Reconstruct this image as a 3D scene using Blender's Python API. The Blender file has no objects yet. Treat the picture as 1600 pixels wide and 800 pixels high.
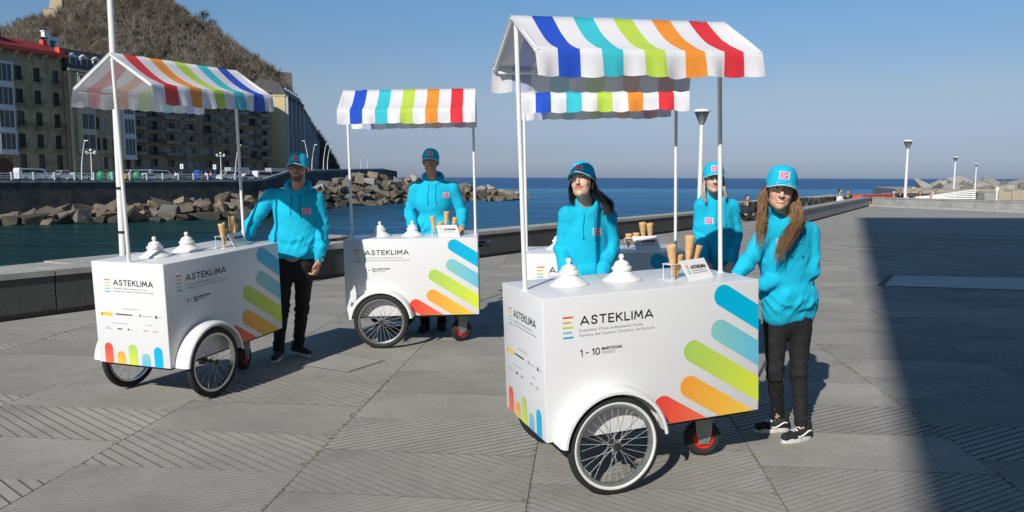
import bpy, math, random
import numpy as np
from mathutils import Vector, Matrix, noise
random.seed(7); RNG=np.random.default_rng(7)
S=bpy.context.scene; COL=S.collection; PI=math.pi; R=math.radians
# ------------------------------------------------------------ camera
CAMZ=1.6; FPX=1169.5; PITCH=.1045; ROLL=.003
cam=bpy.data.cameras.new('camera'); camo=bpy.data.objects.new('camera',cam); COL.objects.link(camo)
cam.sensor_width=36; cam.lens=36*FPX/1600; cam.clip_end=40000; cam.clip_start=.05
camo.matrix_world=Matrix.Translation((0,0,CAMZ))@Matrix.Rotation(PI/2-PITCH,4,'X')@Matrix.Rotation(ROLL,4,'Z')
S.camera=camo
# ------------------------------------------------------------ sky, sun, exposure
SUN_AZ=R(26); SUN_EL=R(33)          # light travels towards +y and a little +x
w=bpy.data.worlds.new('World'); S.world=w; w.use_nodes=True
nt=w.node_tree; nt.nodes.clear()
sky=nt.nodes.new('ShaderNodeTexSky'); sky.sky_type='NISHITA'; sky.sun_disc=False
sky.sun_elevation=SUN_EL; sky.sun_rotation=PI+SUN_AZ; sky.air_density=1.0; sky.dust_density=.6; sky.ozone_density=1.6; sky.altitude=0
tc=nt.nodes.new('ShaderNodeTexCoord'); sx=nt.nodes.new('ShaderNodeSeparateXYZ'); cr=nt.nodes.new('ShaderNodeValToRGB')
e=cr.color_ramp.elements; e[0].position=0; e[0].color=(.82,1.05,1.88,1); e[1].position=.3; e[1].color=(1.06,1.72,2.1,1)
x=e.new(.8); x.color=(.62,.85,1.1,1); x=e.new(.1); x.color=(1.20,1.20,1.38,1); x=e.new(.04); x.color=(.88,.98,1.52,1)
mx=nt.nodes.new('ShaderNodeMix'); mx.data_type='RGBA'; mx.blend_type='MULTIPLY'; mx.inputs[0].default_value=1
bg=nt.nodes.new('ShaderNodeBackground'); bg.inputs[1].default_value=.055; wo=nt.nodes.new('ShaderNodeOutputWorld')
L=nt.links.new
L(tc.outputs['Generated'],sx.inputs[0]); L(sx.outputs[2],cr.inputs[0]); L(sky.outputs[0],mx.inputs[6]); L(cr.outputs[0],mx.inputs[7])
L(mx.outputs[2],bg.inputs[0]); L(bg.outputs[0],wo.inputs[0])
sd=bpy.data.lights.new('sun','SUN'); sd.energy=4.4; sd.angle=R(.53); sd.color=(1,.955,.88)
so=bpy.data.objects.new('sun',sd); COL.objects.link(so); so.location=(-30,-60,50)
sdir=Vector((math.sin(SUN_AZ)*math.cos(SUN_EL),math.cos(SUN_AZ)*math.cos(SUN_EL),-math.sin(SUN_EL)))
so.rotation_euler=sdir.to_track_quat('-Z','Y').to_euler()
S.view_settings.view_transform='Standard'; S.view_settings.look='None'; S.view_settings.exposure=0; S.view_settings.gamma=1
# ------------------------------------------------------------ helpers
def at(px,py,Y):
    """world point at depth Y on the line of sight of a 1600x800 photo pixel"""
    dx,dy=px-800,py-400; c,s=math.cos(ROLL),math.sin(ROLL); X=dx*c+dy*s; U=-(-dx*s+dy*c)
    r,u=X/FPX,U/FPX; c,s=math.cos(PITCH),math.sin(PITCH); d=(r,c+u*s,-s+u*c); t=Y/d[1]
    return Vector((d[0]*t,Y,d[2]*t+CAMZ))
def gnd(px,py):
    a=at(px,py,1.); d=a-Vector((0,0,CAMZ)); return d*(-CAMZ/d.z)+Vector((0,0,CAMZ))
def tag(o,label=None,cat=None,group=None,kind=None):
    if label:o['label']=label
    if cat:o['category']=cat
    if group:o['group']=group
    if kind:o['kind']=kind
    return o
def empty(name,loc=(0,0,0),rz=0,label=None,cat=None,group=None,parent=None):
    o=bpy.data.objects.new(name,None); COL.objects.link(o); o.location=loc; o.rotation_euler=(0,0,rz); o.empty_display_size=.1
    if parent:o.parent=parent
    return tag(o,label,cat,group)
CACHE={}
def link(name,me,parent=None,loc=(0,0,0),rot=(0,0,0)):
    o=bpy.data.objects.new(name,me); COL.objects.link(o); o.location=loc; o.rotation_euler=rot
    if parent:o.parent=parent
    return o
def copy_tree(o,parent=None):
    c=o.copy(); COL.objects.link(c); c.parent=parent
    for ch in list(o.children): copy_tree(ch,c)
    return c
class MB:
    def __init__(s): s.v=[];s.f=[];s.m=[];s.mi=0;s.T=None
    def add(s,vs,fs):
        n=len(s.v)
        if s.T is not None: vs=[tuple(s.T@Vector(v)) for v in vs]
        s.v+=[tuple(v) for v in vs]; s.f+=[tuple(i+n for i in f) for f in fs]; s.m+=[s.mi]*len(fs); return s
    def box(s,x0,x1,y0,y1,z0,z1):
        return s.add([(x,y,z) for z in(z0,z1) for x,y in((x0,y0),(x1,y0),(x1,y1),(x0,y1))],
          [(3,2,1,0),(4,5,6,7),(0,1,5,4),(1,2,6,5),(2,3,7,6),(3,0,4,7)])
    def bbox(s,x0,x1,y0,y1,z0,z1,b=.01,seg=3):
        """box with all edges rounded"""
        hx,hy,hz=(x1-x0)/2,(y1-y0)/2,(z1-z0)/2; c=Vector(((x0+x1)/2,(y0+y1)/2,(z0+z1)/2))
        n=seg+1; idx={}; vs=[]; fs=[]
        def grid(h): return [-h]+[ -h+b-b*math.cos(PI/2*i/seg) if 0 else -h+b*(1-math.cos(PI/2*i/seg)) for i in range(1,seg+1)]+[h-b*(1-math.cos(PI/2*i/seg)) for i in range(seg,0,-1)]+[h]
        H=(hx,hy,hz)
        def pt(p):
            q=[max(-H[i]+b,min(H[i]-b,p[i])) for i in range(3)]; d=Vector([p[i]-q[i] for i in range(3)])
            if d.length>1e-9:d=d.normalized()*b
            return tuple(round(q[i]+d[i]+c[i],6) for i in range(3))
        for ax in range(3):
            a1,a2=(ax+1)%3,(ax+2)%3; g1,g2=grid(H[a1]),grid(H[a2])
            for sg in(-1,1):
                ids=[]
                for u in g1:
                    row=[]
                    for v_ in g2:
                        p=[0,0,0];p[ax]=sg*H[ax];p[a1]=u;p[a2]=v_;k=pt(p)
                        if k not in idx: idx[k]=len(vs);vs.append(k)
                        row.append(idx[k])
                    ids.append(row)
                for i in range(len(g1)-1):
                    for j in range(len(g2)-1):
                        q=(ids[i][j],ids[i+1][j],ids[i+1][j+1],ids[i][j+1])
                        if len(set(q))<3: continue
                        q=tuple(dict.fromkeys(q)); fs.append(q if sg>0 else q[::-1])
        return s.add(vs,fs)
    def tube(s,pts,r,n=8,cap=True,sx=1,close=False):
        pts=[Vector(p) for p in pts]; m=len(pts); rs=r if hasattr(r,'__len__') else [r]*m; vs=[];fs=[]
        up=None
        for i,p in enumerate(pts):
            if close: t=(pts[(i+1)%m]-pts[i-1]).normalized()
            else: t=(pts[min(i+1,m-1)]-pts[max(i-1,0)]).normalized()
            if up is None:
                up=Vector((0,0,1)) if abs(t.z)<.9 else Vector((1,0,0))
            a=t.cross(up).normalized(); b=a.cross(t).normalized(); up=b
            for k in range(n):
                an=2*PI*k/n; vs.append(tuple(p+a*(math.cos(an)*rs[i]*sx)+b*(math.sin(an)*rs[i])))
        for i in range(m if close else m-1):
            j=(i+1)%m
            for k in range(n): fs.append((i*n+k,i*n+(k+1)%n,j*n+(k+1)%n,j*n+k))
        if cap and not close: fs.append(tuple(range(n))[::-1]); fs.append(tuple((m-1)*n+k for k in range(n)))
        return s.add(vs,fs)
    def lathe(s,prof,n=24,o=(0,0,0),ax='z'):
        vs=[];fs=[]
        for r_,z in prof:
            for k in range(n):
                a=2*PI*k/n; c_,s_=r_*math.cos(a),r_*math.sin(a)
                vs.append((o[0]+c_,o[1]+s_,o[2]+z) if ax=='z' else ((o[0]+c_,o[1]+z,o[2]+s_) if ax=='y' else (o[0]+z,o[1]+c_,o[2]+s_)))
        for i in range(len(prof)-1):
            for k in range(n):
                q=(i*n+k,i*n+(k+1)%n,(i+1)*n+(k+1)%n,(i+1)*n+k); fs.append(q if ax!='y' else q[::-1])
        return s.add(vs,fs)
    def prism(s,pts,h0,h1,ax='z'):
        """2-D outline extruded; ax = extrusion axis"""
        n=len(pts)
        def P(a,b,h): return (a,b,h) if ax=='z' else ((a,h,b) if ax=='y' else (h,a,b))
        return s.add([P(a,b,h0) for a,b in pts]+[P(a,b,h1) for a,b in pts],
          [tuple(range(n))[::-1],tuple(range(n,2*n))]+[(i,(i+1)%n,n+(i+1)%n,n+i) for i in range(n)])
    def mesh(s,name,mats,smooth=False):
        me=bpy.data.meshes.new(name); me.from_pydata(s.v,[],s.f)
        mats=mats if isinstance(mats,(list,tuple)) else [mats]
        for m in mats: me.materials.append(m)
        if len(mats)>1: me.polygons.foreach_set('material_index',s.m)
        me.validate(); 
        if smooth: me.polygons.foreach_set('use_smooth',[True]*len(me.polygons))
        if smooth=='auto':
            me.set_sharp_from_angle(angle=R(38))
        me.update(); return me
    def build(s,name,mats,parent=None,smooth=False,loc=(0,0,0),rot=(0,0,0)):
        return link(name,s.mesh(name,mats,smooth),parent,loc,rot)
# ------------------------------------------------------------ materials
def ramp(nt,pts):
    r=nt.nodes.new('ShaderNodeValToRGB'); e=r.color_ramp.elements
    e[0].position,e[0].color=pts[0][0],(*pts[0][1],1); e[1].position,e[1].color=pts[-1][0],(*pts[-1][1],1)
    for p,c in pts[1:-1]: k=e.new(p); k.color=(*c,1)
    return r
def mat(name,col,rough=.6,var=.12,scale=6,bump=0,bscale=40,metal=0,trans=0,coords='Object',spec=None,sheen=0,detail=4,stain=None,stscale=1.2,stamt=.5,vcol=None,rand=0,emis=None,strength=None,stretch=None,spots=False):
    m=bpy.data.materials.new(name); m.use_nodes=True; nt=m.node_tree; N=nt.nodes; b=N['Principled BSDF']; L=nt.links.new
    b.inputs['Roughness'].default_value=rough; b.inputs['Metallic'].default_value=metal
    if spec is not None: b.inputs['Specular IOR Level'].default_value=spec
    if sheen: b.inputs['Sheen Weight'].default_value=sheen
    tc=N.new('ShaderNodeTexCoord'); src=tc.outputs[coords]
    if stretch:
        mp=N.new('ShaderNodeMapping'); mp.inputs['Scale'].default_value=stretch; L(src,mp.inputs[0]); src=mp.outputs[0]
    n=N.new('ShaderNodeTexNoise'); n.inputs['Scale'].default_value=scale; n.inputs['Detail'].default_value=detail; L(src,n.inputs[0])
    c=Vector(col); lo=tuple(c*(1-var)); hi=tuple(min(1,x*(1+var)) for x in c)
    r=ramp(nt,[(.3,lo),(.7,hi)]); L(n.outputs[0],r.inputs[0]); out=r.outputs[0]
    if vcol:
        a=N.new('ShaderNodeVertexColor'); a.layer_name=vcol; mm=N.new('ShaderNodeMix'); mm.data_type='RGBA'; mm.blend_type='MULTIPLY'; mm.inputs[0].default_value=1
        L(out,mm.inputs[6]); L(a.outputs[0],mm.inputs[7]); out=mm.outputs[2]
    if stain:
        n2=N.new('ShaderNodeTexNoise'); n2.inputs['Scale'].default_value=stscale; n2.inputs['Detail'].default_value=6; n2.inputs['Roughness'].default_value=.65; L(src,n2.inputs[0])
        r2=ramp(nt,[(.46,(0,0,0)),(.66,(stamt,)*3)]); L(n2.outputs[0],r2.inputs[0])
        mm=N.new('ShaderNodeMix'); mm.data_type='RGBA'; L(r2.outputs[0],mm.inputs[0]); L(out,mm.inputs[6]); mm.inputs[7].default_value=(*stain,1); out=mm.outputs[2]
    if spots:
        for sc_,th_,cc,am in((1.7,.030,(.11,.105,.10),.8),(5.,.05,(.45,.44,.42),.5)):
            ge=N.new('ShaderNodeNewGeometry'); vo=N.new('ShaderNodeTexVoronoi'); vo.inputs['Scale'].default_value=sc_; L(ge.outputs['Position'],vo.inputs[0]); r4=ramp(nt,[(th_*.7,(am,)*3),(th_,(0,0,0))]); L(vo.outputs['Distance'],r4.inputs[0])
            mm=N.new('ShaderNodeMix'); mm.data_type='RGBA'; L(r4.outputs[0],mm.inputs[0]); L(out,mm.inputs[6]); mm.inputs[7].default_value=(*cc,1); out=mm.outputs[2]
        n5=N.new('ShaderNodeTexNoise'); n5.inputs['Scale'].default_value=.55; n5.inputs['Detail'].default_value=7; n5.inputs['Roughness'].default_value=.7; L(ge.outputs['Position'],n5.inputs[0]); r5=ramp(nt,[(.35,(.80,.80,.80)),(.65,(1.08,1.07,1.06))]); L(n5.outputs[0],r5.inputs[0])
        mm=N.new('ShaderNodeMix'); mm.data_type='RGBA'; mm.blend_type='MULTIPLY'; mm.inputs[0].default_value=1; L(out,mm.inputs[6]); L(r5.outputs[0],mm.inputs[7]); out=mm.outputs[2]
    if rand:
        oi=N.new('ShaderNodeObjectInfo'); mr=N.new('ShaderNodeMapRange'); mr.inputs[3].default_value=1-rand; mr.inputs[4].default_value=1+rand; L(oi.outputs['Random'],mr.inputs[0])
        mm=N.new('ShaderNodeVectorMath'); mm.operation='SCALE'; L(out,mm.inputs[0]); L(mr.outputs[0],mm.inputs['Scale']); out=mm.outputs[0]
    L(out,b.inputs['Base Color'])
    if bump:
        n3=N.new('ShaderNodeTexNoise'); n3.inputs['Scale'].default_value=bscale; n3.inputs['Detail'].default_value=5; L(src,n3.inputs[0])
        bp=N.new('ShaderNodeBump'); bp.inputs['Strength'].default_value=1; bp.inputs['Distance'].default_value=bump; L(n3.outputs[0],bp.inputs['Height']); L(bp.outputs[0],b.inputs['Normal'])
    if trans:
        t=N.new('ShaderNodeBsdfTranslucent'); L(out,t.inputs[0]); ms=N.new('ShaderNodeMixShader'); ms.inputs[0].default_value=trans
        L(b.outputs[0],ms.inputs[1]); L(t.outputs[0],ms.inputs[2]); L(ms.outputs[0],N['Material Output'].inputs[0])
    return m
def grad(name,c0,c1,axis=2,rough=.35,p0=0.,p1=1.):
    """print whose ink fades from c0 (bottom) to c1 (top) of its own bounding box"""
    m=bpy.data.materials.new(name); m.use_nodes=True; nt=m.node_tree; N=nt.nodes; b=N['Principled BSDF']; L=nt.links.new; b.inputs['Roughness'].default_value=rough
    tc=N.new('ShaderNodeTexCoord'); sp=N.new('ShaderNodeSeparateXYZ'); L(tc.outputs['Generated'],sp.inputs[0]); r=ramp(nt,[(p0,c0),(p1,c1)]); L(sp.outputs[axis],r.inputs[0]); L(r.outputs[0],b.inputs['Base Color']); return m
def srgb(r,g,b,k=1.): return tuple(min(1,k*(((x/255)/12.92) if x/255<=.04045 else ((x/255+.055)/1.055)**2.4)) for x in(r,g,b))
# ------------------------------------------------------------ setting: water, terrace paving, parapet
def water_mat():
    m=bpy.data.materials.new('sea water'); m.use_nodes=True; nt=m.node_tree; N=nt.nodes; b=N['Principled BSDF']; L=nt.links.new
    b.inputs['Base Color'].default_value=(.006,.032,.05,1); b.inputs['Roughness'].default_value=.16; b.inputs['IOR'].default_value=1.33
    tc=N.new('ShaderNodeTexCoord'); h=None
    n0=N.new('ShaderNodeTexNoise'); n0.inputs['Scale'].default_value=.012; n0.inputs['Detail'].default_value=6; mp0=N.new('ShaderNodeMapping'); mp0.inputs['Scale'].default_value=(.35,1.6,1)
    L(tc.outputs['Object'],mp0.inputs[0]); L(mp0.outputs[0],n0.inputs[0]); r=ramp(nt,[(.35,(.78,.82,.86)),(.65,(1.28,1.18,1.10))]); L(n0.outputs[0],r.inputs[0]); sp_=N.new('ShaderNodeSeparateXYZ'); L(tc.outputs['Object'],sp_.inputs[0]); mr=N.new('ShaderNodeMapRange'); mr.inputs[1].default_value=60; mr.inputs[2].default_value=1060; L(sp_.outputs[1],mr.inputs[0]); rz=ramp(nt,[(.02,(.010,.095,.22)),(.09,(.013,.112,.26)),(.16,(.020,.145,.32)),(.33,(.050,.21,.38)),(.39,(.010,.090,.26)),(1,(.008,.080,.24))]); L(mr.outputs[0],rz.inputs[0]); mm=N.new('ShaderNodeMix'); mm.data_type='RGBA'; mm.blend_type='MULTIPLY'; mm.inputs[0].default_value=1; mrx=N.new('ShaderNodeMapRange'); mrx.inputs[1].default_value=-34; mrx.inputs[2].default_value=-14; L(sp_.outputs[0],mrx.inputs[0]); mry=N.new('ShaderNodeMapRange'); mry.inputs[1].default_value=120; mry.inputs[2].default_value=190; L(sp_.outputs[1],mry.inputs[0]); mxx=N.new('ShaderNodeMath'); mxx.operation='MAXIMUM'; L(mrx.outputs[0],mxx.inputs[0]); L(mry.outputs[0],mxx.inputs[1]); mrv=N.new('ShaderNodeMix'); mrv.data_type='RGBA'; L(mxx.outputs[0],mrv.inputs[0]); mrv.inputs[6].default_value=(.008,.040,.042,1); L(rz.outputs[0],mrv.inputs[7]); L(mrv.outputs[2],mm.inputs[6])  # river green at the left, darkened to paint in the shaded quay's reflection
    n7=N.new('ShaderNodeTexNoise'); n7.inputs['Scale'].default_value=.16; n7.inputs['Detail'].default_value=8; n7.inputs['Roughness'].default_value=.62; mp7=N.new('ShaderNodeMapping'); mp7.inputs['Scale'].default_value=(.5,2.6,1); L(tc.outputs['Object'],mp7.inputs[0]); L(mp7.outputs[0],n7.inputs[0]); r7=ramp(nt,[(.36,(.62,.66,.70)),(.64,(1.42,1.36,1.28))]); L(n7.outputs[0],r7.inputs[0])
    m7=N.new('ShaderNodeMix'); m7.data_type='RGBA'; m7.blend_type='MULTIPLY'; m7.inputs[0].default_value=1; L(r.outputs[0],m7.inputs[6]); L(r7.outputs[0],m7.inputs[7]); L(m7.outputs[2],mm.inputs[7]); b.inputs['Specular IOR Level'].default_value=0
    for sc,st,amp in((.09,(.5,1.3,1),.9),(.55,(.6,1.5,1),.28),(2.3,(.7,1.3,1),.07)):
        mp=N.new('ShaderNodeMapping'); mp.inputs['Scale'].default_value=st; mp.inputs['Rotation'].default_value=(0,0,.25); L(tc.outputs['Object'],mp.inputs[0])
        n=N.new('ShaderNodeTexNoise'); n.inputs['Scale'].default_value=sc; n.inputs['Detail'].default_value=4; n.inputs['Distortion'].default_value=.6; L(mp.outputs[0],n.inputs[0])
        ml=N.new('ShaderNodeMath'); ml.operation='MULTIPLY_ADD'; L(n.outputs[0],ml.inputs[0]); ml.inputs[1].default_value=amp
        if h: L(h.outputs[0],ml.inputs[2])
        else: ml.inputs[2].default_value=0
        h=ml
    bp=N.new('ShaderNodeBump'); bp.inputs['Distance'].default_value=1.0; bp.inputs['Strength'].default_value=1; L(h.outputs[0],bp.inputs['Height']); df=N.new('ShaderNodeBsdfDiffuse'); gl=N.new('ShaderNodeBsdfGlossy'); gl.inputs['Roughness'].default_value=.18; L(mm.outputs[2],df.inputs[0]); pass; L(bp.outputs[0],gl.inputs['Normal'])
    fr=N.new('ShaderNodeFresnel'); fr.inputs['IOR'].default_value=1.33; L(bp.outputs[0],fr.inputs['Normal']); ml=N.new('ShaderNodeMapRange'); ml.inputs[1].default_value=0; ml.inputs[2].default_value=1; ml.inputs[3].default_value=.02; ml.inputs[4].default_value=.34; L(fr.outputs[0],ml.inputs[0]); ms=N.new('ShaderNodeMixShader'); L(ml.outputs[0],ms.inputs[0]); L(df.outputs[0],ms.inputs[1]); L(gl.outputs[0],ms.inputs[2]); L(ms.outputs[0],N['Material Output'].inputs[0]); return m
ZW=-4.5
m_=MB(); gy=[-40,0,40,80,120,160,220,300,420,600,850,1200,1700,2500,3600,5200,7500,11000,16000,24000,34000]; gx=[0,40,80,130,200,300,450,700,1000,1500,2300,3500,5500,8500,13000,20000,28000]; gx=[-v for v in gx[:0:-1]]+gx
m_.add([(x,y,ZW) for y in gy for x in gx],[(j*len(gx)+i,j*len(gx)+i+1,(j+1)*len(gx)+i+1,(j+1)*len(gx)+i) for j in range(len(gy)-1) for i in range(len(gx)-1)])
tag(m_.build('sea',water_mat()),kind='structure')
m_slab=mat('paving concrete',(.375,.355,.315),.82,.13,3,.0016,160,coords='Object',stain=(.25,.24,.22),stscale=1.6,stamt=.75,rand=.10,spots=True)
m_groove=mat('groove dirt and shade',(.13,.125,.11),.95,.25,30)  # dirt tone that also carries painted shade inside the grooves
m_far=mat('distant paving concrete',(.34,.325,.298),.85,.10,2,.002,60,stain=(.26,.25,.235),stscale=.35,stamt=.7,stretch=(.6,2.2,1))
m_mortar=mat('joint dirt and moss',(.13,.125,.10),.95,.4,9,stain=(.10,.105,.03),stscale=3,stamt=.8)
PD=Vector((.596,.803,0)); PN=Vector((-.803,.596,0)); PA=Vector((-5.62,8.0,0))     # parapet line along the water, outward normal
def par(s,o=0,z=0): return PA+PD*s+PN*o+Vector((0,0,z))
CORN=44.6                                                       # distance to the far corner of the parapet
RD=Vector((3.67,-7.82,0)).normalized(); RN=Vector((7.82,3.67,0)).normalized(); RA=par(CORN)
def parr(s,o=0,z=0): return RA+RD*s+RN*o+Vector((0,0,z))
TH=R(5.5); E1=Vector((math.cos(TH),-math.sin(TH),0)); E2=Vector((math.sin(TH),math.cos(TH),0))
def clip(poly,n,d,sign):
    out=[]
    for i in range(len(poly)):
        a,b=poly[i],poly[(i+1)%len(poly)]; fa=(a[0]*n[0]+a[1]*n[1]-d)*sign; fb=(b[0]*n[0]+b[1]*n[1]-d)*sign
        if fa>=0: out.append(a)
        if fa*fb<0: t=fa/(fa-fb); out.append((a[0]+(b[0]-a[0])*t,a[1]+(b[1]-a[1])*t))
    return out
def slab_mesh(par_,seed,pit=.0385,gw=.0105,dep=.012,gm=None):
    W,H_=1.2585,.5985; rect=[(-W/2,-H_/2),(W/2,-H_/2),(W/2,H_/2),(-W/2,H_/2)]; an=R(34 if par_ else -34)
    rr=random.Random(seed); n=(-math.sin(an),math.cos(an)); mb=MB(); t=-.9+rr.random()*.04
    while t<.9:
        g=gw+rr.random()*.003; stp=pit+rr.random()*.003
        for a,b,za,zb,mi in((t,t+stp-g,0,0,0),(t+stp-g,t+stp-g/2,0,-dep,1),(t+stp-g/2,t+stp,-dep,0,1)):
            p=clip(clip(rect,n,a,1),n,b,-1)
            if len(p)>2:
                mb.mi=mi; zz=lambda q:(za+(zb-za)*((q[0]*n[0]+q[1]*n[1]-a)/(b-a)))
                mb.add([(q[0],q[1],zz(q)) for q in p],[tuple(range(len(p)))])
        t+=stp
    mb.mi=1; lo=-.03
    for i in range(4):
        a,b=rect[i],rect[(i+1)%4]; mb.add([(a[0],a[1],lo),(b[0],b[1],lo),(b[0],b[1],-.001),(a[0],a[1],-.001)],[(0,1,2,3)])
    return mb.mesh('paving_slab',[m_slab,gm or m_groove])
m_groove2=mat('shallow groove dirt and shade',(.175,.165,.15),.95,.25,30)  # same dirt with painted shade, paler for the shallow grooves
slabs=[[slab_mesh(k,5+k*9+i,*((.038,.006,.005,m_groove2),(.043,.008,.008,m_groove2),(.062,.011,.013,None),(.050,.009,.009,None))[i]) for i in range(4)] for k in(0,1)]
mb=MB(); Z0=-.012
far=[tuple(par(-40,0,Z0)),(-60,-60,Z0),(90,-60,Z0),tuple(parr(60,0,Z0)),tuple(RA+Vector((0,0,Z0)))]
mb.add(far,[(0,1,2,3,4)]); pave=tag(mb.build('pavement',m_mortar),kind='structure')
cells=[]
for c in range(-16,34):
    off=.23 if c%2 else 0
    for k in range(-4,75):
        p0=-1.525+1.2625*c; q0=3.56+.601*k+off; p=p0+.631; q=q0+.3; P=E1*p+E2*q
        if P.y<.4 or P.y>46: continue
        if (P-PA).dot(PN)>1.1 or ((P-RA).dot(RN)>.9 ): continue
        px=800+FPX*P.x/P.y; 
        cells.append((P.length,P,px,((c+1)//2+k)%2,c))
vis=sorted([x for x in cells if x[1].y>2.6 and -100-900/x[1].y<x[2]<1700+900/x[1].y and (x[1]-PA).dot(PN)<-.55],key=lambda x:x[0])[:300]
vs_=set(id(x) for x in vis); q=0; ff=MB()
for x in cells:
    P=x[1]
    if id(x) in vs_:
        vi=(2 if (x[3]==0 and q%5) else 0) if P.x<-.9 else (3 if x[3]==0 and P.x<1 and P.y<4.6 else (0,1,3,0)[(x[4]*7+int(P.y*5))%4]); o=link('paving_slab',slabs[x[3]][vi],pave,(P.x,P.y,random.uniform(-.0025,0)),(0,0,-TH+random.uniform(-.002,.002))); q+=1
    elif P.y<48 and abs(P.x)<32:
        a,b=E1*.630,E2*.2995; q4=[P-a-b,P+a-b,P+a+b,P-a+b]; pl=[(v.x,v.y) for v in q4]
        pl=clip(clip(pl,(PN.x,PN.y),PA.x*PN.x+PA.y*PN.y+.2,-1),(RN.x,RN.y),RA.x*RN.x+RA.y*RN.y+.2,-1)
        if len(pl)>2: ff.add([(a_,b_,0) for a_,b_ in pl],[tuple(range(len(pl)))])
tag(ff.build('distant_paving_slab',m_far,pave,loc=(0,0,-.001)),kind='stuff')
# hatch cover let into the paving, steel plate in the shade
m_steel=mat('weathered steel plate',(.40,.385,.35),.55,.1,8,metal=.0)
def quad_plate(name,pts,z,h,m,label,cat):
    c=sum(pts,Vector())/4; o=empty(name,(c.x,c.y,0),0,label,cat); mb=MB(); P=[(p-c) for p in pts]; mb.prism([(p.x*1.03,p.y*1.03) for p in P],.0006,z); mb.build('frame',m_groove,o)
    mb=MB(); mb.prism([(p.x*.95,p.y*.95) for p in P],z,z+h); mb.build('cover_plate',m,o); return o
quad_plate('hatch_cover',[Vector(p) for p in((-1.81,6.27,0),(-1.34,6.03,0),(-1.12,6.42,0),(-1.60,6.66,0))],.002,.003,m_slab,'square concrete hatch cover with dark seam in the paving between the two left carts','hatch cover')
quad_plate('floor_plate',[Vector(p) for p in((5.5,11.1,0),(7.9,10.6,0),(9.0,12.0,0),(6.3,12.35,0))],.002,.003,m_steel,'pale flat plate lying in the shaded paving at the right','floor plate')
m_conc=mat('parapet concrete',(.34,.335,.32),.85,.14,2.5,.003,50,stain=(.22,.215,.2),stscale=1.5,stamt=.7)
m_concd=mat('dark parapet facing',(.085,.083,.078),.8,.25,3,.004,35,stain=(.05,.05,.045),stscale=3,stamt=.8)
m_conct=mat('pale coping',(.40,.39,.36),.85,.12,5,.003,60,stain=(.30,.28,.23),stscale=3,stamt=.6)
PW=.5; PH=.53
def wall_run(fn,s0,s1,name,label,front,n0=2.4):
    o=empty(name,fn(s0),0,label,'parapet wall'); c=fn(s0); n=max(1,round((s1-s0)/n0)); st=(s1-s0)/n
    for i in range(n):
        a,b=s0+i*st+.008,s0+(i+1)*st-.008; mb=MB()
        def pr(p0,p1,z0,z1,a=a,b=b): 
            q=[fn(a,p0)-c,fn(b,p0)-c,fn(b,p1)-c,fn(a,p1)-c]
            if (q[1]-q[0]).cross(q[2]-q[1]).z<0:q=q[::-1]
            mb.prism([(v.x,v.y) for v in q],z0,z1)
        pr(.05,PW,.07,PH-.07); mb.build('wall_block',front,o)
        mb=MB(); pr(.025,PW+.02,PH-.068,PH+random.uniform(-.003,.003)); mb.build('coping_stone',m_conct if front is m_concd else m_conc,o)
    mb=MB(); q=[fn(s0,.12)-c,fn(s1,.12)-c,fn(s1,PW)-c,fn(s0,PW)-c]
    if (q[1]-q[0]).cross(q[2]-q[1]).z<0:q=q[::-1]
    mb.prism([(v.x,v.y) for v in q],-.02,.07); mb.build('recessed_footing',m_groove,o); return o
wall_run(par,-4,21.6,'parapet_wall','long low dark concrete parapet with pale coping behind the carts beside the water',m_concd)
PA2=gnd(1256,351); D2=(RA-PA2); L2=D2.length; D2.normalize(); N2=Vector((-D2.y,D2.x,0))
def par2(s,o=0,z=0): return PA2+D2*s+N2*o+Vector((0,0,z))
wall_run(par2,0,L2,'parapet_wall','grey concrete parapet length running to the far corner behind the long-haired woman',m_conc)
wall_run(parr,0.02,26,'parapet_wall','grey concrete parapet wall crossing the far side of the terrace at the right',m_conc,2.9)
mb=MB(); c=RA; q=[parr(0,-.5),parr(26,-.5),parr(26,.03),parr(0,.03)][::-1]; mb.prism([(v.x,v.y) for v in q],-.01,.10)
tag(mb.build('kerb',m_conct),kind='structure')
# terrace body below the paving and the quay apron behind it
m_wall=mat('sea wall stone',(.10,.095,.085),.9,.3,1.2,.03,6,stain=(.04,.045,.04),stscale=.5,stamt=.8)
mb=MB(); mb.prism([(v.x,v.y) for v in (par(-40,.49),(Vector((-80,-60,0))),Vector((90,-60,0)),parr(60,.4),par(CORN+.4,.49))],-6,-.02)
tag(mb.build('terrace_base',m_wall),kind='structure')
mb=MB(); ap=[par(29,.3),par(70,-28),Vector((95,40,0)),Vector((120,70,0)),Vector((70,86,0)),Vector((39,62,0)),Vector((28,53,0)),Vector((20,46,0)),Vector((14.8,39,0)),Vector((9.0,31.2,0)),Vector((7.6,28.6,0))]
mb.prism([(v.x,v.y) for v in (Vector((9.4,30.5,0)),Vector((21.3,43.5,0)),Vector((26,34,0)),Vector((90,30,0)),Vector((190,60,0)),Vector((190,170,0)),Vector((72,150,0)),Vector((44,72,0)),Vector((28,53,0)),Vector((20,46,0)),Vector((14.5,38.8,0)),Vector((7.2,28.6,0)),Vector((9.0,28.0,0)))],-6,-.03)
tag(mb.build('breakwater_walkway',m_far),kind='structure')
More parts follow.
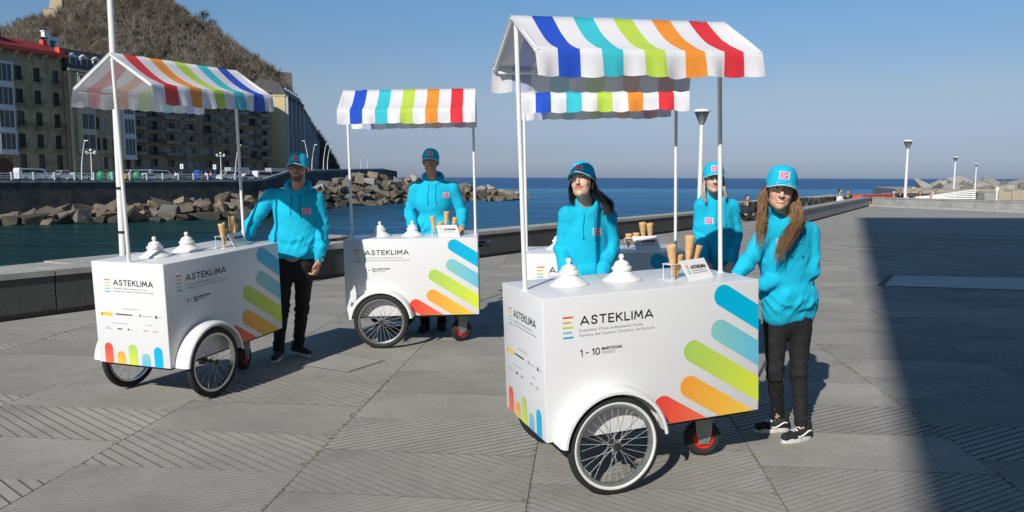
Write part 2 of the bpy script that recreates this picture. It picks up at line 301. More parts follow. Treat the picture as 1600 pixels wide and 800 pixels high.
# rough stone walls
m_st=[mat('rough wall stone '+n,c,.9,.3,4,.01,20,coords='Object') for n,c in(('brown',(.15,.11,.075)),('grey',(.13,.13,.12)),('dark',(.05,.045,.04)),('tan',(.24,.20,.14)))]
def rough_wall(pts,zt,zb,th,name,label,sz):
    o=empty(name,pts[0],0,label,'stone wall'); c=pts[0]; core=MB(); big=MB(); cnt=0
    for i in range(len(pts)-1):
        a,b=pts[i],pts[i+1]; d=(b-a); ln=d.length; d.normalize(); n=Vector((-d.y,d.x,0)); q=[a-c,b-c,b-c+n*th,a-c+n*th]
        core.prism([(v.x,v.y) for v in q],zb,zt-.06)
        z=zb+ (0 if zt-zb<1.2 else zt-zb-1.2)
        while z<zt-.12:
            hgt=sz*random.uniform(.5,.8); s=0
            while s<ln:
                l=sz*random.uniform(.7,1.8); p=a-c+d*(s+l/2)-n*random.uniform(.0,.05)+Vector((0,0,min(z+hgt/2,zt-.1)))
                if cnt<300:
                    m=rocks_small[cnt%len(rocks_small)]; r_=link('stone',m,o,tuple(p),(0,0,math.atan2(d.y,d.x))); r_.scale=(l*.54,.16,hgt*.56); cnt+=1
                s+=l
            z+=hgt
        s=0
    core.build('wall_core',m_st[2],o)
    cp=MB()
    for i in range(len(pts)-1):
        a,b=pts[i],pts[i+1]; d=(b-a); ln=d.length; d.normalize(); n=Vector((-d.y,d.x,0)); k=max(1,int(ln/1.6))
        for j in range(k):
            s0,s1=ln*j/k+.01,ln*(j+1)/k-.01; z=random.uniform(-.02,.02); q=[a-c+d*s0-n*.06,a-c+d*s1-n*.06,a-c+d*s1+n*(th+.1),a-c+d*s0+n*(th+.1)]
            cp.prism([(v.x,v.y) for v in q],zt-.08,zt+z)
    cp.build('coping',m_conct,o); return o
def boulder(seed,flat=.7,npt=13,mats=None,bev=.0):
    import bmesh
    r=random.Random(seed); bm=bmesh.new()
    for i in range(npt):
        p=[r.choice((-1,1))*r.uniform(.72,1) if r.random()<.82 else r.uniform(-.8,.8) for _ in range(3)]
        bm.verts.new((p[0],p[1],p[2]*flat))
    g=bmesh.ops.convex_hull(bm,input=bm.verts)
    bmesh.ops.delete(bm,geom=[v for v in g['geom_interior'] if isinstance(v,bmesh.types.BMVert)],context='VERTS')
    bmesh.ops.dissolve_limit(bm,angle_limit=R(18),verts=bm.verts,edges=bm.edges)
    bmesh.ops.bevel(bm,geom=list(bm.edges),offset=.05,segments=1,affect='EDGES')
    me=bpy.data.meshes.new('boulder'); bm.to_mesh(me); bm.free()
    if mats: me.materials.append(mats)
    return me
rocks_small=[boulder(900+i,1,14,m_st[(0,1,3,2,0,1,2)[i%7]]) for i in range(14)]
rough_wall([Vector((-9.6,8.0,0)),Vector((-7.3,12.4,0)),Vector((-3.9,18.6,0))],.13,-5,.8,'rough_stone_wall','low rough stone wall with pale coping beyond the dark parapet at the left',.3)
rough_wall([Vector((8.3,29.0,0)),Vector((9.4,30.6,0)),Vector((14.8,38.2,0)),Vector((20,45.2,0)),Vector((28,52.2,0)),Vector((39,61,0))],.6,-.02,.7,'rough_stone_wall','rubble stone wall with pale top seen past the long-haired woman on the right',.32)
# ------------------------------------------------------------ breakwater boulders
m_rk=[mat('boulder '+n,c,.9,.22,.9,.05,5,coords='Object',stain=st,stscale=.9,stamt=.75) for n,c,st in(('tan',(.27,.215,.145),(.10,.08,.06)),('grey',(.19,.172,.145),(.10,.095,.085)),('brown',(.17,.135,.095),(.06,.052,.042)),('wet',(.045,.042,.036),(.10,.08,.05)),('bleached',(.37,.35,.32),(.20,.185,.16)))]
RK={k:[boulder(k*40+i,.66,12,m_rk[k]) for i in range(7)] for k in range(5)}
def lerp(t,xs,ys): return float(np.interp(t,xs,ys))
bx=[-60,0,100,210,300,400,480,560,650,740,815]
bD=[88,93,97,101,106,112,140,160,178,192,201]
bz=[-3.9,-3.8,-3.0,-2.4,-1.8,-1.3,-.2,2.4,1.6,-.7,-2.4]
bw=[9,9,9,9,10,12,14,20,16,10,5]
nb=0; px=-60
def zone(px): 
    for a,b in((95,'left of the left cart'),(190,'left of the tall pole'),(300,'right of the tall pole'),(400,'left of the bearded man'),(545,'between bearded man and middle cart'),(640,'left of the tall man'),(745,'behind the tall man'),(2000,'at the seaward tip of the bank')):
        if px<a: return b
def put_rock(P,sz,k,group,label,name='boulder'):
    o=link(name,random.choice(RK[k]),None,tuple(P),(random.uniform(-.5,.5),random.uniform(-.5,.5),random.uniform(0,6.3)))
    o.scale=(sz*random.uniform(.8,1.25),sz*random.uniform(.7,1),sz*random.uniform(.7,1.05)); return tag(o,label,'boulder',group)
while px<815:
    D=lerp(px,bx,bD); zt=lerp(px,bx,bz); W_=lerp(px,bx,bw); rows=3 if px<420 else (5 if px<700 else 4)
    far_=px>455
    for r_ in range(rows):
        t=(r_+random.uniform(-.2,.2))/(rows-1); zz=ZW+.3+(zt-ZW-.9)*max(0,t)**.85; Y=D+W_*t; X=(px+random.uniform(-9,9)-800)/FPX*Y
        sz=random.choice((random.uniform(.75,1.25),random.uniform(1.2,1.75))) if not far_ else random.uniform(.8,1.6)
        if far_: k=random.choice((4,4,1,1,0)) if t>.55 else random.choice((2,2,3,2,1)) 
        else: k=random.choice((0,0,1,2,2)) if t>.3 else random.choice((0,2,3,3))
        lab=('bleached pale boulder high on the rock bank in front of the far sea wall' if k==4 else 'grey or brown boulder in the rock bank under the far sea wall') if far_ else ('dark wet boulder at the waterline under the promenade wall' if k==3 else 'tan or grey angular boulder heaped under the promenade wall across the water')
        lev='in lowest row' if r_==0 else 'in top row' if r_==rows-1 else 'in middle rows'; lab=('large ' if sz>1.6 else 'small ')+{0:'tan',1:'grey',2:'brown',3:'dark wet',4:'bleached'}[k]+' boulder '+lev+', '+zone(px)
        put_rock((X,Y,zz),sz,k,'boulders on the bank across the water: '+('bleached' if k==4 else 'far' if far_ else 'wet' if k==3 else 'near'),lab); nb+=1
    px+= (1.95 if not far_ else 2.1)*FPX/D*random.uniform(.85,1.1)
# the mass of smaller stones that the boulders lie on
mb=MB(); xs=list(range(-80,830,6)); row=[]
for x in xs:
    D=lerp(x,bx,bD); zt=lerp(x,bx,bz); W_=lerp(x,bx,bw); r_=[]
    for j in range(9):
        t=j/8; Y=D-2+(W_+4)*t; r_.append(((x-800)/FPX*Y,Y,ZW-1.2+(zt-ZW+.6)*t+random.uniform(-.5,.5)))
    row.append(r_)
vs=[p for r_ in row for p in r_]; n=9
mb.add(vs,[(i*n+j,(i+1)*n+j,(i+1)*n+j+1,i*n+j+1) for i in range(len(xs)-1) for j in range(8)])
tag(mb.build('rubble_bank',m_rk[2]),kind='structure')
# right hand breakwater
for row_,(Y,z0,p0,sp) in enumerate(((118,-1.3,1478,22),(123,-.65,1468,21),(129,.0,1456,20),(136,.45,1440,19))):
    px=p0
    while px<1720:
        zz=z0+.30*math.sin(px*.021+row_)+ (.15 if 1480<px<1530 else 0)-(.5 if px<1490 else 0)*(row_>0)
        put_rock(((px-800)/FPX*Y,Y,zz),random.uniform(1.3,2.1),random.choice((4,4,1)),'grey armour rocks at the right',('front','second','third','rear')[row_]+' row grey rock '+('near the white lamps' if px<1530 else 'in the middle of the right-hand heap' if px<1580 else 'at the right frame edge'),'armour_rock'); px+=sp*random.uniform(.8,1.15)
# ------------------------------------------------------------ far quay
m_quay=mat('dark quay masonry',(.075,.07,.062),.9,.35,.5,.05,3,coords='Object',stain=(.13,.12,.105),stscale=.25,stamt=.5)
m_prom=mat('promenade asphalt',(.13,.13,.13),.9,.1,1)
m_white=mat('white paint',(.78,.78,.76),.45,.04,3)
QL=[Vector((-118,50.5,.8)),Vector((-80,117,.8)),Vector((-57.5,156,.8)),at(412,275.5,163),at(450,268.3,179),at(520,265.5,200),at(600,264,250)]
QL[3].z=1.0
mb=MB()
for i in range(len(QL)-1):
    a,b=QL[i],QL[i+1]; back=Vector((-70,10,0)); 
    mb.add([(a.x,a.y,-6),(b.x,b.y,-6),tuple(b),tuple(a)],[(0,1,2,3)])
e=QL[-1]; mb.add([(e.x,e.y,-6),(e.x+2.2,e.y+14,-6),(e.x+2.2,e.y+14,e.z-.6),tuple(e)],[(0,1,2,3)])
tag(mb.build('quay_wall',m_quay),'long dark masonry quay wall across the water below the promenade','quay wall')
mb=MB()
for i in range(len(QL)-1):
    a,b=QL[i].copy(),QL[i+1].copy()
    if i in(2,3): a.z=b.z=.8-.01*i
    mb.add([tuple(a),tuple(b),(b.x-85,b.y+25,b.z),(a.x-85,a.y+25,a.z)],[(0,1,2,3)])
mb.add([tuple(e),(e.x+2.2,e.y+14,e.z-.6),(e.x-90,e.y+90,e.z),(e.x-85,e.y+25,e.z)],[(0,1,2,3)])
tag(mb.build('promenade',m_prom),kind='structure')
cp=MB()
for i in range(len(QL)-1):
    a,b=QL[i],QL[i+1]; d=(b-a); d.z=0; d.normalize(); n=Vector((d.y,-d.x,0))
    vs=[a+n*.12+Vector((0,0,.02)),b+n*.12+Vector((0,0,.02)),b-n*.5+Vector((0,0,.02)),a-n*.5+Vector((0,0,.02))]
    up=Vector((0,0,.16)); down=Vector((0,0,-.3))
    cp.add([tuple(v+down) for v in vs]+[tuple(v+up) for v in vs],[(3,2,1,0),(4,5,6,7),(0,1,5,4),(1,2,6,5),(2,3,7,6),(3,0,4,7)])
tag(cp.build('kerb',m_conc),kind='structure')
ra=empty('railing',QL[1],0,'long white promenade railing with square posts on top of the far quay wall','railing')
a,b=QL[0]+(QL[1]-QL[0])*.55,QL[2]; d=(b-a); ln=d.length; d.normalize(); n=Vector((d.y,-d.x,0)); base=a-QL[1]
pm=MB(); pm.bbox(-.13,.13,-.13,.13,0,1.15,.03,1); pm.bbox(-.17,.17,-.17,.17,1.15,1.27,.03,1); pme=pm.mesh('post',m_white); k=int(ln/3.3)
for i in range(k+1): link('post',pme,ra,tuple(base+d*(ln*i/k)+Vector((0,0,.15))),(0,0,math.atan2(d.y,d.x)))
for nm,z,r_ in(('top_rail',1.08,.045),('middle_rail',.66,.03),('lower_rail',.3,.03)):
    mb=MB(); mb.tube([tuple(base+Vector((0,0,z+.15))),tuple(base+d*ln+Vector((0,0,z+.15)))],r_,6); mb.build(nm,m_white,ra)
mb=MB()
for i in range(int(ln/.42)): p=base+d*(i*.42+.2); mb.box(p.x-.014,p.x+.014,p.y-.014,p.y+.014,.45,1.23)
o=mb.build('baluster',m_white,ra); o['kind']='stuff'
# ------------------------------------------------------------ buildings
def holes_wall(mb,W,z0,z1,holes,dep,mw=0,mr=0):
    xs=sorted(set([0,W]+[round(h[i],3) for h in holes for i in(0,1)])); zs=sorted(set([z0,z1]+[round(h[i],3) for h in holes for i in(2,3)])); mb.mi=mw
    for i in range(len(xs)-1):
        for j in range(len(zs)-1):
            cx,cz=(xs[i]+xs[i+1])/2,(zs[j]+zs[j+1])/2
            if any(h[0]<cx<h[1] and h[2]<cz<h[3] for h in holes): continue
            mb.add([(xs[i],0,zs[j]),(xs[i+1],0,zs[j]),(xs[i+1],0,zs[j+1]),(xs[i],0,zs[j+1])],[(0,1,2,3)])
    mb.mi=mr
    for a,b,c,d in holes:
        mb.add([(a,0,c),(b,0,c),(b,0,d),(a,0,d),(a,dep,c),(b,dep,c),(b,dep,d),(a,dep,d)],[(0,4,5,1),(1,5,6,2),(2,6,7,3),(3,7,4,0)])
m_glass=mat('window glass',(.035,.045,.055),.08,.3,.8); m_glass2=mat('window with pale blind',(.28,.30,.30),.3,.15,2); m_shut=mat('dark shutter',(.03,.026,.022),.6,.2,4,stretch=(1,1,8))
m_frame=mat('white window frame',(.62,.61,.58),.5,.05,3); m_dframe=mat('dark window frame',(.07,.05,.035),.5,.1,3); m_iron=mat('balcony iron',(.03,.03,.03),.5,.1,5)
WC={}
def window(par_,x,z,w_,h_,dep,kind,n=2):
    key=(round(w_,2),round(h_,2),kind,n)
    if key not in WC:
        fm={'white':m_frame,'dark':m_dframe,'blind':m_frame,'shutter':m_dframe}[kind]; pm={'white':m_glass,'dark':m_glass,'blind':m_glass2,'shutter':m_shut}[kind]; t=.09; mb=MB()
        for a,b,c,d in((-w_/2,w_/2,-h_/2,-h_/2+t),(-w_/2,w_/2,h_/2-t,h_/2),(-w_/2,-w_/2+t,-h_/2+t,h_/2-t),(w_/2-t,w_/2,-h_/2+t,h_/2-t)): mb.box(a,b,-.05,.04,c,d)
        for i in range(1,n): x_=-w_/2+w_*i/n; mb.box(x_-t*.45,x_+t*.45,-.045,.035,-h_/2+t,h_/2-t)
        f=mb.mesh('window',fm); mb=MB(); mb.box(-w_/2+.02,w_/2-.02,0,.02,-h_/2+.02,h_/2-.02); WC[key]=(f,mb.mesh('pane',pm))
    f,p=WC[key]; o=link('window',f,par_,(x,dep,z)); link('pane',p,o); return o
FA=math.atan2(1,.4); YB=140; XB=-.684*YB; KF=math.hypot(.4,1)
def fs(px):
    r=(px-800)/FPX; return (YB*r-XB)/(.4-r)*KF          # metres along the street front
def fY(px): return YB+fs(px)/KF
def zat(px,y): return at(px,y,fY(px)).z
def block(px0,px1,off=0):
    s0,s1=fs(px0),fs(px1); o=Vector((XB,YB,.8))+Vector((math.cos(FA),math.sin(FA),0))*s0+Vector((math.sin(FA),-math.cos(FA),0))*off
    return o,s1-s0,lambda px:fs(px)-s0
def balcony(par_,x0,x1,z,prj,m_sl,solid=None,every=.14,h=1.0):
    mb=MB(); mb.box(x0,x1,-prj,0,z-.16,z)
    if solid is not None:
        mb.box(x0,x1,-prj-.002,-prj+.12,z+.001,z+h*.8); b=mb.build('balcony',m_sl,par_); mb=MB(); mb.tube([(x0,-prj+.05,z+h),(x1,-prj+.05,z+h)],.03,5); mb.build('rail',m_iron,b); return b
    b=mb.build('balcony',m_sl,par_); mb=MB(); mb.tube([(x0+.03,-prj+.04,z+h),(x1-.03,-prj+.04,z+h)],.03,5)
    x=x0+.05
    while x<x1: mb.box(x-.012,x+.012,-prj+.03,-prj+.05,z,z+h); x+=every
    mb.build('railing',m_iron,b); return b
m_stone=mat('golden sandstone',(.42,.33,.20),.85,.16,.8,.01,8,stain=(.16,.12,.075),stscale=.35,stamt=.7)
m_cream=mat('cream stone',(.55,.47,.33),.8,.1,1,stain=(.35,.29,.19),stscale=.5,stamt=.5)
m_brown=mat('brown rendered concrete',(.29,.235,.165),.85,.15,.7,stain=(.12,.095,.07),stscale=.3,stamt=.7)
m_red=mat('red painted cornice',(.62,.075,.04),.6,.1,2); m_dred=mat('dark red boards',(.26,.025,.022),.6,.15,3,stretch=(6,6,1)); m_slate=mat('slate roof',(.055,.055,.062),.6,.25,2,.02,10,stain=(.12,.11,.10),stscale=.7)
m_tile=mat('clay roof tiles',(.36,.17,.09),.8,.3,1.5,.05,6,stain=(.18,.12,.09),stscale=.6,stamt=.8); m_door=mat('brown arched door',(.10,.035,.02),.5,.1,3)
ZR=[20.3,16.0,11.8,7.55,3.6]      # window row centres above the street, golden stone houses
def mirador(par_,x0,x1,zs,prj,m,nw=3):
    """projecting glazed bay: body > windows"""
    w_=x1-x0; zb,zt=zs[0],zs[-1]; mb=MB(); mb.box(x0,x1,-prj,.02,zb,zt); b=None
    mb=MB(); nf=len(zs)-1
    for x in(x0,x1-.25): mb.box(x,x+.25,-prj,0,zb,zt)
    for z in zs: mb.box(x0-.12,x1+.12,-prj-.12,0,z-.16,z+.16)
    mb.box(x0+.25,x1-.25,-prj+.02,-prj+.06,zb,zt)
    for i in range(nf): mb.box(x0+.25,x1-.25,-prj-.03,-prj+.02,zs[i]+.16,zs[i]+.75)
    b=mb.build('glazed_bay',m,par_)
    for i in range(nf):
        h_=zs[i+1]-zs[i]-.95; z=zs[i]+.75+h_/2
        window(b,(x0+x1)/2,z,w_-.55,h_,-prj-.03,'white',nw)
    return b
# A: golden stone house with red cornice
o,W,sx_=block(-75,110); A=empty('apartment_house',o,FA,'golden stone house with bright red cornice and white glazed bay at the left edge','apartment house')
H=24.3; holes=[]; wl=[]
for px in(-62,-34,42.6,71,99):
    for j,z in enumerate(ZR):
        wl.append((sx_(px),z,1.35,2.7 if j<4 else 2.9)); holes.append((sx_(px)-.675,sx_(px)+.675,z-wl[-1][3]/2,z+wl[-1][3]/2))
dx=sx_(13); holes.append((dx-1.6,dx+1.6,.02,4.2))
mb=MB(); holes_wall(mb,W,0,H,holes,.35); mb.box(-.0,W,.36,14,0,H-.01)
for z in(5.4,9.7,14.0,18.3): mb.box(0,W,-.09,-.002,z-.12,z+.12)
for i in range(int(W/.0+1) if 0 else 0): pass
mb.build('wall',m_stone,A)
for x,z,w_,h_ in wl: window(A,x,z,w_,h_,.28,random.choice(('shutter','dark','shutter','shutter')) if x>3 else 'dark')
for z in ZR[:4]:
    for px in(42.6,71,99): balcony(A,sx_(px)-1.0,sx_(px)+1.0,z-1.42,.6,m_stone)
mb=MB(); mb.prism([(dx-1.55,.02),(dx+1.55,.02),(dx+1.55,2.6)]+[(dx+1.55*math.cos(t*PI/10),2.6+1.55*math.sin(t*PI/10)) for t in range(1,10)]+[(dx-1.55,2.6)],.2,.3,'y'); mb.build('door',m_door,A)
mirador(A,sx_(0.5),sx_(28.5),[4.95,9.0,13.2,17.5,21.8],1.1,m_frame)
mb=MB(); mb.box(-.2,W+.25,-1.5,.0,H,H+.75); mb.build('cornice',m_red,A)
for i in range(9):
    x=W-1.2-i*2.9; mb=MB(); mb.prism([(-1.3,H),(-1.3,H-.4),(-.5,H-.6),(-.12,H-1.5),(-.01,H-1.5),(-.01,H)],x-.14,x+.14,'x'); mb.build('eave_bracket',m_cream,A)
mb=MB(); mb.prism([(-1.1,H+.75),(3.2,H+2.8),(11,H+2.8),(14,H+.75)],0,W-.3,'x'); mb.build('roof',m_dred,A)
x=sx_(27); mb=MB(); mb.prism([(x-7.5,H+1.3),(x-.2,H+1.3),(x-.2,H+4.0),(x-4,H+5.6),(x-7.5,H+5.6)],1.0,8,'y'); at_=mb.build('attic_storey',m_dred,A); window(at_,x-3.2,H+3.2,1.2,1.7,.95,'dark')
x=sx_(97); mb=MB(); mb.box(x,x+.9,2.5,3.6,H+1,H+3.5); mb.build('chimney',m_red,A)
x=sx_(107); mb=MB(); mb.box(x-.9,x+.3,-1.3,0,H+.75,H+1.9); mb.build('cornice_block',m_red,A)
# B: house with slate mansard
o,W,sx_=block(111,207,1.3); B_=empty('apartment_house',o,FA,'golden stone apartment house with slate mansard and dormers behind the left striped canopy','apartment house')
H=21.9; holes=[]; wl=[]
for px in(152,163,178):
    for j,z in enumerate(ZR[1:]+[20.0]): wl.append((sx_(px),z,1.1,2.5)); holes.append((sx_(px)-.55,sx_(px)+.55,z-1.25,z+1.25))
for px in(130,198): wl.append((sx_(px),3.6,1.2,2.6)); holes.append((sx_(px)-.6,sx_(px)+.6,2.3,4.9))
mb=MB(); holes_wall(mb,W,0,H,holes,.3); mb.box(0,W,.31,14,0,H-.01)
for z in(5.4,9.7,14.0,18.3): mb.box(0,W,-.09,-.002,z-.12,z+.12)
mb.build('wall',m_stone,B_)
for x,z,w_,h_ in wl: window(B_,x,z,w_,h_,.25,random.choice(('dark','blind','shutter')))
mb=MB(); mb.box(-.02,.55,-.25,-.002,0,H); mb.build('pilaster',m_cream,B_)
mirador(B_,sx_(122),sx_(146),[5.6,9.6,13.8,18.0,21.4],.9,m_cream,2); mirador(B_,sx_(187),sx_(206),[4.6,9.2,13.4,17.6,21.4],1.1,m_frame,3)
mb=MB(); mb.box(-.2,W+.1,-.7,0,H,H+.45); mb.build('cornice',m_cream,B_)
mb=MB(); mb.prism([(-.4,H+.45),(.9,H+4.4),(11,H+5.2),(14,H+.45)],0,W,'x'); rf=mb.build('roof',m_slate,B_)
for px in(120,137,156,175,195):
    x=sx_(px); mb=MB(); mb.box(x-.75,x+.75,-.1,2,H+1.2,H+2.9); mb.prism([(x-1.0,H+2.9),(x+1.0,H+2.9),(x,H+3.6)],-.3,2.2,'y'); d_=mb.build('dormer',m_frame,B_); window(d_,x,H+2.05,1.1,1.3,-.14,'dark')
for px,hh in((103,3),(108,4.4),(116,2.6),(122,3.4)):
    x=sx_(px)+2; mb=MB(); mb.box(x,x+1.2,8,9,H+4,H+4+hh); mb.box(x-.15,x+1.35,7.9,9.1,H+4+hh,H+4.25+hh); mb.build('chimney',m_white if hh>3 else m_slate,B_)
# C: brown block with long balconies
o,W,sx_=block(208.5,430,-.4); C_=empty('apartment_block',o,FA,'long brown apartment block with rows of recessed balconies behind the left cart','apartment block')
H=23.6; rows=[3.9,6.8,9.65,12.5,15.4,18.3,21.2]; cols=[220,247,273,304,332,358,381,401,418]; holes=[]; wl=[]
for i,px in enumerate(cols):
    for j,z in enumerate(rows):
        w_=3.0 if j else 2.2; h_=1.9 if j else 1.7; wl.append((sx_(px),z,w_,h_,i,j)); holes.append((sx_(px)-w_/2,sx_(px)+w_/2,z-h_/2,z+h_/2))
mb=MB(); holes_wall(mb,W,0,H,holes,.9); mb.box(0,W,.91,13,0,H-.01); mb.build('wall',m_brown,C_)
for x,z,w_,h_,i,j in wl: window(C_,x,z,w_,h_,.8 if j else .5,random.choice(('white','dark','dark','blind','shutter','dark')),random.choice((2,3,4)))
for j,z in enumerate(rows[1:]):
    for i,px in enumerate(cols):
        x=sx_(px); prj=1.1 if i in(0,2,4,6,8) else .55; balcony(C_,x-2.15,x+2.15,z-1.12,prj,m_brown,solid=True if i%3!=1 else None,h=.85)
for i in range(len(cols)-1):
    x=(sx_(cols[i])+sx_(cols[i+1]))/2; mb=MB(); mb.box(x-.28,x+.28,-.22,-.003,5.2,H); mb.build('pier',m_brown,C_)
mb=MB(); mb.box(0,W,-.5,-.003,5.0,5.3); mb.box(0,W,-1.0,0,H,H+.35); mb.build('cornice',m_brown,C_)
mb=MB(); mb.prism([(-1.1,H+.35),(5,H+2.6),(9,H+2.6),(13.5,H+.35)],-.2,W+.2,'x'); mb.build('roof',m_tile,C_)
for px,hh,ww in((232,2.6,3.2),(246,3.2,1.2),(262,4.0,.8),(288,3.4,1.4),(300,2.8,3),(318,3.6,1),(340,3.0,2.6),(356,3.6,1.1),(376,2.8,2),(398,3.4,1.3),(412,3,1)):
    x=sx_(px); mb=MB(); mb.box(x,x+ww,4,5.6,H+1.6,H+hh+.9); mb.box(x-.12,x+ww+.12,3.88,5.72,H+hh+.9,H+hh+1.1); mb.build('chimney',m_frame if ww>1.2 else m_brown,C_)
for px in(250,292,301,355,399):
    x=sx_(px); mb=MB(); mb.tube([(x,5,H+2),(x,5,H+6)],.05,5); mb.tube([(x-.8,5,H+5.6),(x+.8,5,H+5.6)],.04,5); mb.tube([(x-.6,5,H+5.1),(x+.6,5,H+5.1)],.04,5); mb.build('aerial',m_iron,C_)
# D: receding row towards the headland
m_gable=mat('cream gable render',(.60,.49,.27),.8,.08,1); m_greyf=mat('grey facade',(.11,.105,.095),.8,.15,1); m_palef=mat('pale bay panels',(.42,.42,.42),.6,.08,2)
DP=[Vector(((p-800)/FPX*Y,Y,0)) for p,Y in((450,222),(475,252),(484,287),(492,337),(499,415))]; DH=[24.5,22.6,21.0,19.4]
for i in range(4):
    a,b=DP[i],DP[i+1]; d=b-a; W=d.length-.3; an=math.atan2(d.y,d.x); zb=2.4+.4*i; H=DH[i]
    o=empty('seafront_house',(a.x,a.y,zb),an,['tall seafront house with cream sunlit gable and white bay strips, nearest of the receding row','second seafront house of the receding row with pale bay strips','third seafront house of the receding row, narrow in view','last seafront house of the receding row next to the wooded headland'][i],'house','houses receding along the far seafront')
    holes=[];wl=[]; nc=(4,5,6,7)[i]; 
    for c in range(nc):
        for r_ in range(7): x=W*(c+.5)/nc; z=2.2+3.15*r_; wl.append((x,z)); holes.append((x-.8,x+.8,z-1,z+1))
    mb=MB(); holes_wall(mb,W,-3,H-2,holes,.4); mb.box(0,W,.41,13,-3,H-2.01); wf=mb.build('wall',m_greyf,o)
    for x,z in wl: window(o,x,z,1.6,2.0,.3,random.choice(('dark','white','shutter')))
    for c in range(nc+1):
        x=min(W-.35,max(.35,W*c/nc)); mb=MB(); mb.box(x-.35,x+.35,-.9,-.003,1.2,H-2); mb.build('bay_strip',m_palef,o)
    for r_ in range(1,7):
        mb=MB(); mb.box(0,W,-.2,-.004,.85+3.15*r_-.1,.85+3.15*r_+.1); mb.build('floor_band',m_greyf,o)
    mb=MB(); mb.box(0,W,-1,0,H-2,H-1.6); mb.build('cornice',m_greyf,o)
    mb=MB(); mb.prism([(-.6,H-1.6),(1.4,H+1.9),(7,H+3),(13,H-1.6)],0,W,'x'); mb.build('roof',m_slate,o)
    for c in range(nc+3):
        x=W*(c+.5)/(nc+3); mb=MB(); mb.box(x-.35,x+.35,-.1,1.5,H-.3,H+.7); d_=mb.build('dormer',m_frame,o)
    if i==0:
        mb=MB(); mb.box(-.25,-.003,.0,13.0,-3,H-2.02); mb.build('gable_wall',m_gable,o)
        mb=MB(); mb.box(-.35,-.002,-.2,13.2,H-2.0,H-1.5); mb.build('gable_cornice',m_cream,o)
# ------------------------------------------------------------ hill
m_soil=mat('hill undergrowth',(.12,.102,.075),.95,.35,.06,.6,.4,stain=(.07,.075,.04),stscale=.03,stamt=.8,detail=8)
m_tw=[mat('bare twigs '+n,c,.9,.25,.3) for n,c in(('grey brown',(.185,.158,.125)),('brown',(.13,.102,.074)),('olive',(.075,.078,.04)),('dark evergreen',(.035,.05,.025)))]
hx=[-260,-150,-60,0,20,45,60,75,110,130,180,235,275,300,325,350,380,400,425,445,460,475,497,510,520,528,534,560]
hy=[40,30,27,26,36,28,24,26,18,-4,-26,-8,10,26,44,58,82,98,118,130,152,172,206,220,238,256,275,300]
hD=[430]*13+[425,420,415,410,405,400,400,410,420,470,480,485,490,495,500]
def hill(px,t):
    Y1=lerp(px,hx,hD); Yb=Y1-190 if px<440 else Y1-190+(px-440)*1.6
    zc=(at(px,lerp(px,hx,hy)+(34 if px<70 else 26 if px<120 else 14),Y1)).z; Y=Yb+(Y1-Yb)*t
    z=-2+(zc+2)*(1-(1-min(t,1))**1.7) if t<=1 else zc-(t-1)*60
    z+=3.0*noise.fractal(Vector((px*.02,t*5,3)),1,2,4)*min(1,t*2)*min(1,zc/40) if t<.97 else 0
    return Vector(((px-800)/FPX*Y,Y,z))
xs=list(np.arange(-260,561,6.)); ts=[i/22 for i in range(23)]+[1.08,1.3]; mb=MB(); n=len(ts)
mb.add([tuple(hill(x,t)) for x in xs for t in ts],[(i*n+j,(i+1)*n+j,(i+1)*n+j+1,i*n+j+1) for i in range(len(xs)-1) for j in range(n-1)])
tag(mb.build('hill',m_soil,smooth=True),kind='structure')
mb=MB(); rr=random.Random(3)
def bare(mb,P,h,mi,rr,n=20):
    mb.mi=mi; V=[];F=[]; wd=.065*h/6
    def sl(a,b,w0):
        k=len(V); s_=Vector((rr.uniform(-1,1),rr.uniform(-.4,.4),0)).normalized()*w0; V.extend([tuple(a-s_),tuple(a+s_),tuple(b)]); F.append((k,k+1,k+2))
    sl(P-Vector((0,0,.5)),P+Vector((0,0,h*.8)),.22)
    for i in range(n):
        z=rr.uniform(.25,.75); a=P+Vector((0,0,h*z)); an=rr.uniform(0,6.3); l=h*rr.uniform(.25,.5); b=a+Vector((math.cos(an)*l*.50,math.sin(an)*l*.50,l*rr.uniform(.7,1.3)))
        sl(a,b,wd*rr.uniform(.8,2.2)); m=a.lerp(b,.5)
        for _ in range(2): an2=an+rr.uniform(-1,1); l2=l*.55; sl(m,m+Vector((math.cos(an2)*l2,math.sin(an2)*l2,l2*rr.uniform(.3,1))),wd*rr.uniform(.6,1.5))
    mb.add(V,F)
def leafy(mb,P,h,rr,n=90,mi=3,sq=1):
    mb.mi=mi; V=[];F=[]
    for i in range(n):
        an=rr.uniform(0,6.3); u=rr.uniform(-1,1); r_=h*.42*rr.uniform(.5,1)*(1-u*u*.6)**.5; c=P+Vector((math.cos(an)*r_,math.sin(an)*r_,h*.5+u*h*.42*sq)); s=h*.085
        k=len(V); V.extend([tuple(c+Vector([rr.uniform(-s,s) for _ in range(3)])) for _ in range(3)]); F.append((k,k+1,k+2))
    mb.add(V,F)
for i in range(6000):
    px=rr.uniform(-30,536); t=rr.random()**.8*1.01
    if px<440 and t<.28 : continue
    P=hill(px,t); nz=noise.noise(Vector((px*.018,t*4,9)));
    if rr.random()<(.10 if nz<.1 else .32) and px<470: leafy(mb,P,rr.uniform(2.5,4.5),rr,26,2 if rr.random()<.6 else 3)
    else: bare(mb,P,rr.uniform(4.0,8.0)*(1 if px<470 else .9),0 if nz+rr.uniform(-.3,.3)>0 else 1,rr)
tag(mb.build('hillside_woodland',m_tw),'bare grey brown winter woodland covering the hill','woodland',kind='stuff')
m_trunk=mat('dark trunk',(.06,.045,.035),.9,.2,2)
